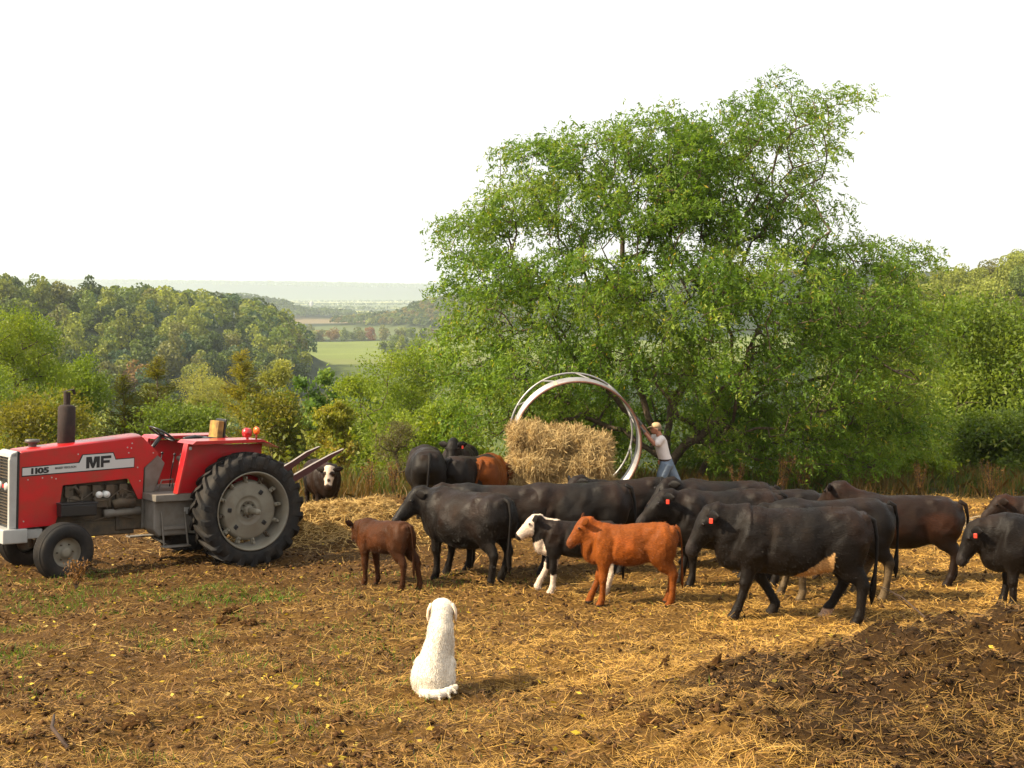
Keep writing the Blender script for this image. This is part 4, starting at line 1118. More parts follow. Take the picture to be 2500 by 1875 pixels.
def at_foot(px, py, heading, scale, lx, ly, Y0=None):
    """root position so that the foot at local (lx, ly) stands at picture point px, py"""
    p = on_ground(px * D2S, py * D2S) if Y0 is None else at_depth(px * D2S, py * D2S, Y0); h = R(heading)
    x = p.x - (math.cos(h) * lx - math.sin(h) * ly) * scale; y = p.y - (math.sin(h) * lx + math.cos(h) * ly) * scale
    return (x, y, gzf(x, y))

# black steer on the left, angled away, head turned to the left
cow('black_cow', 'stocky black steer facing left and slightly away, behind the small brown calf', at_foot(1068, 1266, 137, 1.0, -.68, .165), 137, 1.0,
    poll=(.90, .15, 1.24), muzzle=(1.08, .50, .84), feet={'FL': .0, 'FR': .16, 'HL': .04, 'HR': .2}, belly=.02, width=1.12, tail_bend=.05, voxel=.021, hair=11000)
cow('black_cow', 'black cow half hidden behind the stocky steer, tail hanging straight down', at_foot(1172, 1240, 174, .99, -.66, .165), 174, .99, tail_bend=.05, poll=(1.05, 0, 1.2), muzzle=(1.3, 0, .8))
cow('black_cow', 'long black cow behind the white-faced and red calves, tail swung across its thigh', at_foot(1345, 1236, 178, 1.02, -.67, .165), 178, 1.02, tail_bend=.12, hips=.02, poll=(1.05, 0, 1.15), muzzle=(1.3, 0, .75), belly=-.02)
cow('black_cow', 'black cow looking left over the backs, head just left of the tagged one', at_foot(1510, 1228, 188, 1.0, .30, .16), 188, 1.0,
    poll=(.90, .14, 1.33), muzzle=(1.27, .28, .95))
cow('black_cow', 'black cow with red ear tag and lowered muzzle behind the red calf', at_foot(1497, 1268, 180, 1.0, .43, .165), 180, 1.0,
    poll=(.88, .12, 1.28), muzzle=(1.30, .22, .92), tag_side=1, feet={'FL': .02, 'FR': .12}, hips=.015, voxel=.021, hair=8000)
def muddy(q, c, P, Z, lat, ax):
    k = sstep(.62, .35, q[:, 2])[:, None] * (.5 + .5 * (fbm(q[:, 0] * 9, q[:, 2] * 9, 5, 2)[:, None] > .4))
    k = k * (q[:, 2] > .05)[:, None]
    return c * (1 - k) + MUD * k
cow('black_cow', 'black cow with mud-caked legs behind the walking cow', at_foot(1912, 1298, 181, .98, -.67, .165), 181, .98, colfn=muddy, feet={'FL': -.05, 'FR': .14, 'HR': .30}, poll=(1.0, -.1, 1.15), muzzle=(1.28, -.15, .78), tail_bend=.0, belly=-.03)
def udder(q, c, P, Z, lat, ax):
    x, z = q[:, 0], q[:, 2]
    top = .70 + .30 * (x + .42)          # patch rises towards the flank
    k = (x > -.46) & (x < -.02) & (z < .84 - .72 * (x + .44) + .06 * (fbm(x * 9, z * 9, 3, 2) - .5)) & (z > .40) & (np.abs(q[:, 1]) < .42)
    k &= ~((z < .47) & (x < -.40))
    c[k] = (.48, .29, .12)
    k = (z < .13) & (z > .02) & (x > -.66) & (x < -.1) & (q[:, 1] < 0)
    c[k] = (.50, .33, .22)
    return c
cow('black_cow', 'black cow walking left in front of the herd, red ear tag and white udder patch', at_foot(1860, 1352, 174, 1.0, -.80, .165, 13.5), 174, 1.0, base=BLACK,
    poll=(.98, .03, 1.22), muzzle=(1.22, .07, .74), tag_side=1, feet={'FL': .12, 'FR': (-.36, .01), 'HL': -.06, 'HR': .24}, hips=.03, belly=-.04, colfn=udder, tail_bend=.08, voxel=.019, xs=.96, rise=.07, hair=14000)
cow('black_cow', 'brownish black cow standing broadside behind the walking cow', at_foot(2045, 1268, 173, .93, -.70, .165), 173, .93, base=BLKBR, poll=(.92, -.05, 1.38), muzzle=(1.16, -.26, 1.04), feet={'HR': -.12, 'FL': .05}, coat=M_coat, tail_bend=.0, xs=1.0)
cow('black_cow', 'black cow entering at the right edge with head lowered and red ear tag', at_foot(2186, 1326, 163, .96, .43, .165, 14.5), 163, .94, poll=(.98, .04, 1.14), muzzle=(1.20, .08, .68), tag_side=1, feet={'FR': .10}, voxel=.021, hair=8000)
cow('black_cow', 'dark reddish black cow behind the one at the right edge', at_foot(2250, 1236, 172, .86, .3, .165), 172, .86, base=BLKBR, coat=M_coat, poll=(1.0, 0, 1.28), muzzle=(1.34, .05, 1.0))
# rumps toward the camera, left of the bale
cow('black_cow', 'black cow seen from behind at the left end of the hay, tail hanging', at_foot(905, 1126, 96, 1.0, -.67, .165), 98, 1.02, tail_bend=.04, width=1.1, poll=(1.0, 0, .95), muzzle=(1.2, 0, .55))
cow('black_cow', 'black cow seen from behind beside the red cow, tail to its left', at_foot(960, 1134, 62, .97, -.67, .165), 58, .97, tail_bend=.1, width=1.1, poll=(1.0, 0, .95), muzzle=(1.2, 0, .55))
cow('black_cow', 'black cow behind the other rumps with a red tag in its ear', at_foot(985, 1100, 262, 1.0, .4, .0), 262, 1.02, tag_side=1, poll=(.92, 0, 1.40), muzzle=(1.1, 0, 1.02))
cow('red_cow', 'rust red cow seen from behind eating at the bale', at_foot(1022, 1132, 84, .98, -.67, .165), 84, .98, base=REDC * .7, width=1.12, tail_bend=.1, poll=(1.0, 0, .95), muzzle=(1.2, 0, .55))
cow('red_cow', 'rust red cow mostly hidden right of the red rump', at_foot(1095, 1122, 88, .84, -.67, 0), 88, .84, base=REDC * .6, poll=(1.0, 0, .95), muzzle=(1.2, 0, .55))
cow('black_cow', 'black cow with red ear tag whose head shows against the hay', at_foot(1330, 1205, 184, .98, .2, 0), 186, .98, tag_side=1, poll=(.90, .1, 1.36), muzzle=(1.2, .25, 1.05))
cow('black_cow', 'black cow behind the herd below the man', at_foot(1655, 1222, 180, 1.0, -.70, 0), 180, 1.0, poll=(1.0, 0, 1.1), muzzle=(1.3, 0, .8))
cow('black_cow', 'black cow whose back shows left of the brownish broadside cow', at_foot(1768, 1244, 180, .97, -.70, 0), 180, .97, poll=(1.0, 0, 1.1), muzzle=(1.3, 0, .8))
# white faced young cow behind the tractor, facing the camera
def whiteface(q, c, P, Z, lat, ax):
    t = (q - P) @ ax; L = np.linalg.norm(Z - P); s = (q - P) @ lat
    d = q - P - t[:, None] * ax - s[:, None] * lat
    head = (t > -.03) & (t < L * .93) & (np.abs(s) < .12) & (np.linalg.norm(d, axis=1) < .16)
    eye = ((t - L * .38) ** 2 + (np.abs(s) - .09) ** 2) < .055 ** 2
    sp = ((t - L * .72) ** 2 + (s - .02) ** 2) < .035 ** 2
    up = np.cross(lat, ax); up = up if up[2] > 0 else -up
    front = (q - P) @ up > -.10
    c[head & front & ~eye & ~sp] = WHITE
    return c
wf = at_depth(697 * D2S, 1100 * D2S, 23.6)
cow('white_faced_cow', 'black cow with white face and black eye patches looking at the camera behind the tractor', (wf.x - .05, 23.9, 0), 292, .86, base=BLKBR, colfn=whiteface,
    poll=(.90, -.02, 1.25), muzzle=(1.08, -.10, .84), width=1.15, belly=.0, ears=1.15, coat=M_coat, cat='cow')
cow('black_cow', 'black cow mostly hidden behind the rear tractor tyre', (wf.x - 1.35, 23.6, 0), 185, .86)

# calves
def wcalf(q, c, P, Z, lat, ax):
    t = (q - P) @ ax; L = np.linalg.norm(Z - P); s = (q - P) @ lat
    d = np.linalg.norm(q - P - t[:, None] * ax, axis=1)
    head = (t > .0) & (d < .22) & (q[:, 0] > P[0] + .02) & (t < L * .98)
    c[head] = WHITE * 1.05
    x, z = q[:, 0], q[:, 2]
    c[(x > .62) & (z < 1.02 - .55 * (x - .62)) & (z < .98) & ~head & (x - z * .4 > .32)] = WHITE
    c[(x > .35) & (x < .98) & (z > 1.30) & (np.abs(q[:, 1]) < .07)] = WHITE
    c[(z < .62) & (x < .4) & (x > -.5) & (z > .46)] = WHITE * .8
    leg_w = (z < .40 + .12 * (fbm(x * 8, z * 8, 4, 2) - .5))
    c[leg_w & (z > .04)] = WHITE
    c[(x < -.5) & (x > -.74) & (z < .60) & (z > .38)] = WHITE * .9
    return c
cow('calf', 'black calf with white face, chest and legs walking left beside the red calf', at_foot(1194, 1284, 178, .72, .42, .165), 178, .72, base=BLACK, colfn=wcalf, poll=(.86, .03, 1.34), muzzle=(1.22, .08, 1.02), depth=.80, width=.80, leg=1.08,
    feet={'FL': -.0, 'FR': (.26, .05), 'HL': .14, 'HR': .34}, voxel=.019, coat=M_coat, group='calves in front of the herd', ears=1.1, tail_bend=.02, xs=.90, hair=8000)
cow('calf', 'bright rust red calf standing broadside in front of the herd', at_foot(1452, 1309, 170, .76, -.66, .165), 170, .76, base=REDC, poll=(.80, .04, 1.37), muzzle=(1.12, .12, 1.03), depth=.82, width=.84, leg=1.07,
    feet={'FL': .05, 'FR': .28, 'HL': 0, 'HR': .06}, voxel=.019, group='calves in front of the herd', ears=1.15, xs=.88, hair=9000)
cow('calf', 'small dark brown calf on the left with its head turned away', at_foot(868, 1278, 140, .68, -.62, .165), 140, .68, base=BRN, poll=(.84, .0, 1.20), muzzle=(1.10, -.08, .88), depth=.80, width=.84, leg=1.10,
    feet={'FL': .04, 'FR': -.06, 'HL': .02, 'HR': -.22}, voxel=.019, group='calves in front of the herd', ears=1.2, xs=.86, hair=8000)

# ------------------------------------------------------------------ dog
def build_dog():
    p = on_ground(935 * D2S, 1500 * D2S)
    o = empty('dog', (p.x, p.y + .12, gzf(p.x, p.y + .12) - .015), sc=.94); o.scale = (.86, .94, .94)
    m = MB()
    # spine from rump up to the neck; local x right, y away from the camera
    m.loft([(-.02, .0, .05, .15, .15), (-.015, .01, .14, .165, .17), (0, .03, .24, .148, .155), (.015, .06, .34, .122, .145), (.04, .09, .43, .108, .14), (.055, .12, .51, .112, .13), (.06, .14, .57, .105, .11), (.065, .16, .63, .095, .10)], n=18, lat=(1, 0, 0), cap=.5)
    m.ball((.065, .19, .655), (.112, .115, .095))                       # skull
    m.loft([(.05, .26, .635, .07, .06), (.03, .34, .615, .05, .045), (.02, .41, .60, .038, .035)], n=12, lat=(1, 0, 0), cap=.6)   # muzzle
    for s in (-1, 1):
        m.ball((-.01 + s * .115, .07, .125), (.085, .17, .125))          # haunches
        m.ball((-.0 + s * .135, .17, .20), (.055, .10, .06))              # knees
        m.loft([(-.0 + s * .13, .10, .035, .035, .03), (s * .13, .27, .03, .036, .028)], n=10, cap=.6)     # hind feet
        m.loft([(.05 + s * .075, .2, .42, .05, .06), (.05 + s * .08, .25, .24, .036, .038), (.05 + s * .08, .27, .07, .03, .032), (.05 + s * .08, .30, .025, .036, .045)], n=10, lat=(1, 0, 0), cap=.5)   # forelegs
    me = organic(m, 'dog_body', voxel=.011, smooth=5)
    Mdog = mat('dog_coat', (.74, .66, .54), rough=.85, var=(.80, .74, .64), scale=9, bump=.5, bscale=90, spec=.2)
    b = mesh_obj('body', me, Mdog, o)
    Mfur = mat('dog_fur', (.80, .73, .62), rough=.75, attr='Col', spec=.2)
    def fur(src, name, n, ln, down, sel=None, parent=o):
        k = len(src.vertices); co = np.empty(k * 3, dtype=np.float32); src.vertices.foreach_get('co', co); co = co.reshape(-1, 3)
        nr = np.empty(k * 3, dtype=np.float32); src.vertices.foreach_get('normal', nr); nr = nr.reshape(-1, 3)
        i = rng.integers(0, k, n)
        if sel is not None: i = i[sel(co[i], nr[i])]
        n = len(i); C_ = co[i] + rng.normal(0, .004, (n, 3)); D_ = unit(nr[i] * .16 + np.array(down) + rng.normal(0, .12, (n, 3)))
        l = rng.uniform(.6, 1.2, n) * ln * (1 + .8 * np.exp(-((C_[:, 2] - .5) / .08) ** 2))
        V, F, c = leaves(C_ + D_ * l[:, None] * .4, D_, l, np.full(n, .0020), np.array([.80, .73, .62]) * rng.uniform(.8, 1.1, (n, 1)))
        f = mesh_obj(name, np_mesh(name, V, F, c), Mfur, parent); f['kind'] = 'stuff'; return f
    fur(me, 'fur', 46000, .026, (0, -.1, -.85))
    Mear = mat('dog_ear', (.70, .50, .34), rough=.85, var=(.78, .66, .52), scale=14, bump=.5, bscale=90, spec=.2)
    for s in (-1, 1):
        em = MB(); x0 = .065 + s * .095
        em.loft([(x0, .17, .70, .03, .02), (x0 + s * .028, .165, .655, .048, .014), (x0 + s * .034, .16, .605, .042, .012), (x0 + s * .030, .16, .565, .012, .008)], n=12, lat=(0, 1, 0), cap=.5)
        e = em.mesh('ear', True); mesh_obj('ear', e, Mear, o)
    tm = MB(); tm.loft([(-.10, -.12, .05, .035, .035), (-.04, -.165, .045, .04, .036), (.05, -.175, .045, .042, .038), (.12, -.15, .055, .036, .036), (.165, -.12, .075, .024, .026), (.185, -.10, .09, .008, .008)], n=12, lat=(0, 0, 1), cap=.5)
    te = tm.mesh('tail', True); tl = mesh_obj('tail', te, Mdog, o)
    fur(te, 'fur', 3000, .035, (.5, -.2, -.2), parent=tl)
    nm = MB(); nm.ball((.02, .435, .605), (.018, .014, .014), n=10); nm.build('nose', M_eye, o, True)
    for s in (-1, 1):
        ym = MB(); ym.ball((.055 + s * .045, .288, .675), (.011, .011, .011), n=8); ym.build('eye', M_eye, o, True)
    tag(o, 'white long-haired dog sitting with its back to the camera, watching the cattle', 'dog')
build_dog()
# ------------------------------------------------------------------ feeder ring, bale, man
M_galv = mat('galvanised_steel', (.38, .38, .39), rough=.45, metal=.5, var=(.27, .27, .28), scale=6, bump=.1, dirt=(.30, .24, .18), dirt_amt=.35)
M_rust = mat('rusty_tube', (.22, .10, .06), rough=.7, var=(.12, .06, .045), scale=9, metal=.3)
RY = 24.7
rc = at_depth(1410, 1084, RY); RR = 1.30
gzr = gzf(rc.x, RY)
ring = empty('ring_feeder', (rc.x, RY, gzr + RR + .03), rot=(R(5.5), 0, R(4)))
tag(ring, 'round galvanised hay feeder stood on edge, pushed up by the man', 'feeder')
def hoop(rad, yy, r, mt, name, n=72):
    m = MB(); m.lathe([(rad + r * math.cos(a), yy + r * math.sin(a)) for a in [2 * math.pi * k / 8 for k in range(8)]], n=n, closed=True)
    return m.build(name, mt, ring, True)
hoop(RR, 0, .022, M_rust, 'rim')
hoop(RR, .46, .022, M_galv, 'hoop')
hoop(RR, 1.10, .022, M_galv, 'hoop')
m = MB()
prof = []
for k in range(41):
    t = k / 40; prof.append((RR - .014 + .016 * math.cos(t * 2 * math.pi * 4), .01 + t * .44))
prof2 = [(r_ + .006, t_) for r_, t_ in prof[::-1]]
m.lathe(prof + prof2, n=72, closed=True); m.build('sheet_band', M_galv, ring, True)
M_strap = mat('strap', (.42, .38, .24), rough=.6)
for k in range(11):
    a = 2 * math.pi * k / 11 + .2; a2 = a + .17
    m = MB(); pt = lambda aa, yy, rr=RR: (rr * math.cos(aa), yy, rr * math.sin(aa))
    m.tube([pt(a, .46), pt(a + .01, .56), pt(a + .15, 1.04), pt(a2, 1.10)], .017, 8); m.build('slanted_bar', M_galv, ring, True)
    if k % 3 == 0:
        m = MB(); m.lathe([(RR + .02, 0)], n=3) if False else m.box((RR + .012, .18, 0), (.02, .36, .06)); s_o = m.build('strap', M_strap, ring, bevel=.004); s_o.rotation_euler = (0, -a, 0)

# hay bale: a torn-open round bale, hanging in lobes
M_haycore = mat('hay_core', (.17, .10, .032), rough=.95, var=(.30, .19, .06), scale=9, bump=1.0, bscale=28, spec=.1)
by = 23.6; bc = at_depth(1368, 1140, by); bz = gzf(bc.x, by)
bale = empty('hay_bale', (bc.x, by, bz)); tag(bale, 'loose golden hay bale torn open in front of the feeder ring', 'hay bale')
m = MB(); hayl = []
for k in range(7):
    t = k / 6; x = -.80 + 1.6 * t; h = 1.86 - .18 * t + .05 * math.sin(k * 2.1) - (.06 if k == 6 else 0)
    for z, rx, ry_ in ((.30, .23, .46), (.70, .20, .54), (1.12, .19, .54), (h - .24, .19, .42)):
        c_ = (x + rng.normal(0, .03), rng.normal(0, .05), z, rx * rng.uniform(.9, 1.1), ry_, .30 if z < 1.1 else .25); hayl.append(c_)
        m.ball(c_[:3], c_[3:], n=16)
cme = organic(m, 'hay_core', voxel=.04, smooth=1, factor=.5)
tx = bpy.data.textures.new('haylump', 'CLOUDS'); tx.noise_scale = .16
core = mesh_obj('core', cme, M_haycore, bale)
dm_ = core.modifiers.new('d', 'DISPLACE'); dm_.texture = tx; dm_.strength = .16; dm_.mid_level = .5
k = len(cme.vertices); co = np.empty(k * 3, dtype=np.float32); cme.vertices.foreach_get('co', co); co = co.reshape(-1, 3)
nr = np.empty(k * 3, dtype=np.float32); cme.vertices.foreach_get('normal', nr); nr = nr.reshape(-1, 3)
n = 34000; i = rng.integers(0, k, n)
lump = (fbm(co[i, 0] * 5, co[i, 2] * 5 + co[i, 1] * 3, 9, 3) - .5)[:, None]
C = co[i] + nr[i] * (rng.uniform(-.02, .05, (n, 1)) + lump * .14)
D = unit(rng.normal(0, .75, (n, 3)) + np.array([0, 0, -.7]) + nr[i] * .25)
ln = rng.uniform(.10, .36, (n, 1)); wd = rng.uniform(.005, .010, (n, 1))
t = rng.uniform(0, 1, (n, 1)); cc = (np.array([.56, .41, .18]) * t + np.array([.23, .145, .055]) * (1 - t))
S = unit(np.cross(D, nr[i] + rng.normal(0, .5, (n, 3))))
V = np.stack([C - D * ln / 2 - S * wd / 2, C - D * ln / 2 + S * wd / 2, C + D * ln / 2 + S * wd / 3, C + D * ln / 2 - S * wd / 3], 1).reshape(-1, 3)
hs_ = mesh_obj('loose_hay', np_mesh('loose_hay', V, np.arange(n * 4).reshape(n, 4), np.repeat(cc, 4, axis=0)), M_straw, bale); hs_['kind'] = 'stuff'

# --- man
def build_man():
    fx, fy = at_depth(1628, 1240, 25.15).x, 25.15
    o = empty('person', (fx, fy, gzf(fx, fy)), rot=(0, .03, R(180)))
    tag(o, 'person in white T-shirt, jeans and tan cap pushing the feeder ring with gloved hands', 'person')
    skin = mat('skin', (.42, .19, .11), rough=.55, var=(.36, .15, .09), scale=10, spec=.4)
    shirt = mat('white_shirt', (.74, .68, .66), rough=.85, var=(.66, .60, .58), scale=4, bump=.5, bscale=9, spec=.2)
    jean = mat('denim', (.115, .165, .235), rough=.85, var=(.19, .235, .30), scale=6, bump=.4, bscale=14, spec=.2)
    glove = mat('glove', (.14, .13, .11), rough=.85); capm = mat('tan_cap', (.46, .33, .18), rough=.8, var=(.40, .28, .15)); hair = mat('grey_hair', (.20, .15, .11), rough=.8)
    # skeleton points (x forward = left in the picture)
    hd = Vector((.20, 0, 1.63)); nk = Vector((.12, 0, 1.50)); ch = Vector((.10, 0, 1.33)); wa = Vector((.03, 0, 1.05)); hp = Vector((-.01, 0, .93))
    b = MB()
    b.loft([(*hp, .15, .11), (wa.x, 0, 1.04, .14, .105), (.07, 0, 1.2, .155, .11), (.10, 0, 1.35, .165, .115), (.11, 0, 1.44, .13, .09), (.12, 0, 1.48, .07, .065), (.135, 0, 1.53, .056, .06), (.15, 0, 1.57, .055, .06)], n=16, cap=.3)
    b.ball((.195, 0, 1.645), (.098, .075, .115), (0, .15, 0)); b.ball((.225, 0, 1.59), (.07, .058, .06))          # skull, jaw
    b.loft([(.285, 0, 1.645, .012, .012), (.31, 0, 1.612, .018, .018), (.30, 0, 1.60, .016, .012)], n=8, cap=.6)   # nose
    b.ball((.288, 0, 1.572), (.014, .024, .010))                                                                # lips
    for s in (-1, 1):
        b.ball((.175, s * .078, 1.62), (.018, .010, .030))                                                     # ears
    arms = {1: [(.11, .17, 1.43), (.19, .20, 1.36), (.245, .20, 1.345), (.36, .17, 1.48), (.47, .13, 1.63)],
            -1: [(.12, -.17, 1.43), (.24, -.19, 1.42), (.31, -.19, 1.45), (.42, -.15, 1.62), (.51, -.11, 1.77)]}
    rad = [.062, .052, .046, .042, .029]
    for s, pts in arms.items():
        b.loft([(*p, r_, r_) for p, r_ in zip(pts, rad)], n=12, lat=(0, 1, 0), cap=.6)
        b.ball(pts[0], (.07, .065, .075))
    legs = {1: [(.0, .085, .92), (.09, .10, .70), (.14, .10, .50), (.05, .10, .28), (.02, .10, .09)], -1: [(-.03, -.085, .92), (-.13, -.10, .70), (-.23, -.10, .50), (-.34, -.10, .30), (-.47, -.10, .12)]}
    lr = [.10, .088, .062, .058, .042]
    for s, pts in legs.items():
        b.loft([(*p, r_, r_) for p, r_ in zip(pts, lr)], n=12, cap=.4)
    # hands: palm, four fingers over the tube and a thumb
    hands = MB()
    for s, pts in arms.items():
        w = Vector(pts[-1]); d = (w - Vector(pts[-2])).normalized()
        pc = w + d * .05
        for T_ in (b, hands):
            g = 1.0 if T_ is b else 1.28
            T_.loft([(*(w - d * .0), .026 * g, .02 * g), (*pc, .040 * g, .020 * g), (*(w + d * .095), .040 * g, .018 * g)], n=10, lat=(0, 1, 0), cap=.5)
            for q, (dy, l) in enumerate(((-.032, .070), (-.011, .080), (.011, .076), (.032, .060))):
                k0 = w + d * .095 + Vector((0, dy, 0)); k1 = k0 + d * (l * .5) + Vector((.012, 0, .008)); k2 = k1 + Vector((.02, 0, -.03)) * (l / .08)
                T_.loft([(*k0, .0105 * g, .0105 * g), (*k1, .0095 * g, .0095 * g), (*k2, .008 * g, .008 * g)], n=8, cap=.6)
            t0 = w + d * .035 + Vector((0, -s * .035, 0)); t1 = t0 + d * .035 + Vector((.01, -s * .03, -.01)); t2 = t1 + d * .03 + Vector((.015, 0, 0))
            T_.loft([(*t0, .014 * g, .014 * g), (*t1, .012 * g, .012 * g), (*t2, .009 * g, .009 * g)], n=8, cap=.6)
        hands.loft([(*(w - d * .06), .040, .040), (*(w), .036, .033)], n=12, cap=.3)
    for s, pts in legs.items():
        a = Vector(pts[-1]); b.loft([(a.x - .05, a.y, a.z - .04, .04, .04), (a.x + .06, a.y, a.z - .05, .045, .035), (a.x + .17, a.y, a.z - .06, .04, .022)], n=10, cap=.6)
    mesh_obj('body', organic(b, 'person_body', voxel=.014, smooth=2), skin, o)
    mesh_obj('glove', organic(hands, 'gloves', voxel=.010, smooth=1), glove, o)
    t = MB()
    t.loft([(.005, 0, .97, .168, .132), (.03, 0, 1.05, .165, .130), (.07, 0, 1.2, .178, .135), (.10, 0, 1.35, .188, .138), (.112, 0, 1.43, .16, .115), (.118, 0, 1.475, .095, .085)], n=20, cap=.2)
    t.ball((-.02, 0, 1.03), (.10, .15, .07))
    for s, pts in arms.items():
        e = Vector(pts[0]) * .15 + Vector(pts[2]) * .85
        t.loft([(pts[0][0] - .02, pts[0][1] * .7, pts[0][2] + .01, .085, .085), (*pts[0], .085, .085), (*pts[1], .078, .08), (*e, .072, .074)], n=14, cap=.15)
    mesh_obj('shirt', organic(t, 'shirt', voxel=.015, smooth=2), shirt, o)
    j = MB(); j.loft([(.02, 0, 1.02, .160, .128), (.0, 0, .95, .172, .142), (-.015, 0, .86, .172, .145)], n=18, cap=.2); j.ball((-.075, 0, .89), (.09, .14, .11))
    for s, pts in legs.items():
        j.loft([(*p, r_ * 1.22, r_ * 1.28) for p, r_ in zip(pts, [.10, .092, .075, .068, .066])], n=14, cap=.15)
    mesh_obj('jeans', organic(j, 'jeans', voxel=.014, smooth=2), jean, o)
    bl = MB(); bl.lathe([(1.0, -.018), (1.03, 0), (1.0, .018), (.96, 0)], axis='z', n=28, closed=True)
    bl.v = [(x * .134 + .018, y * .170, z + 1.00 - x * .0) for x, y, z in bl.v]
    bl.build('belt', mat('belt_leather', (.05, .025, .015), rough=.5), o, True)
    pm = MB(); pm.box((.16, .10, .955), (.035, .06, .09)); pm.build('belt_pouch', mat('pouch_leather', (.22, .09, .03), rough=.6), o, bevel=.01)
    hm = MB(); hm.ball((.165, 0, 1.655), (.095, .081, .085)); hm.build('hair', hair, o, True)
    c = MB(); c.ball((.185, 0, 1.69), (.106, .088, .088)); c.v = [(x, y, max(z, 1.675)) for x, y, z in c.v]
    c.loft([(.27, 0, 1.69, .072, .012), (.33, 0, 1.68, .066, .009), (.375, 0, 1.655, .045, .006)], n=12, cap=.5)
    c.build('cap', capm, o, True)
    for s in (-1, 1):
        ym = MB(); ym.ball((.278, s * .032, 1.642), (.010, .011, .009), n=8); ym.build('eye', M_eye, o, True)
        sm = MB(); a = Vector(legs[s][-1]); sm.loft([(a.x - .06, a.y, a.z - .05, .045, .045), (a.x + .06, a.y, a.z - .05, .05, .042), (a.x + .20, a.y, a.z - .065, .045, .028)], n=12, cap=.6); sm.build('boot', mat('boot', (.09, .05, .03), rough=.7), o, True)
build_man()
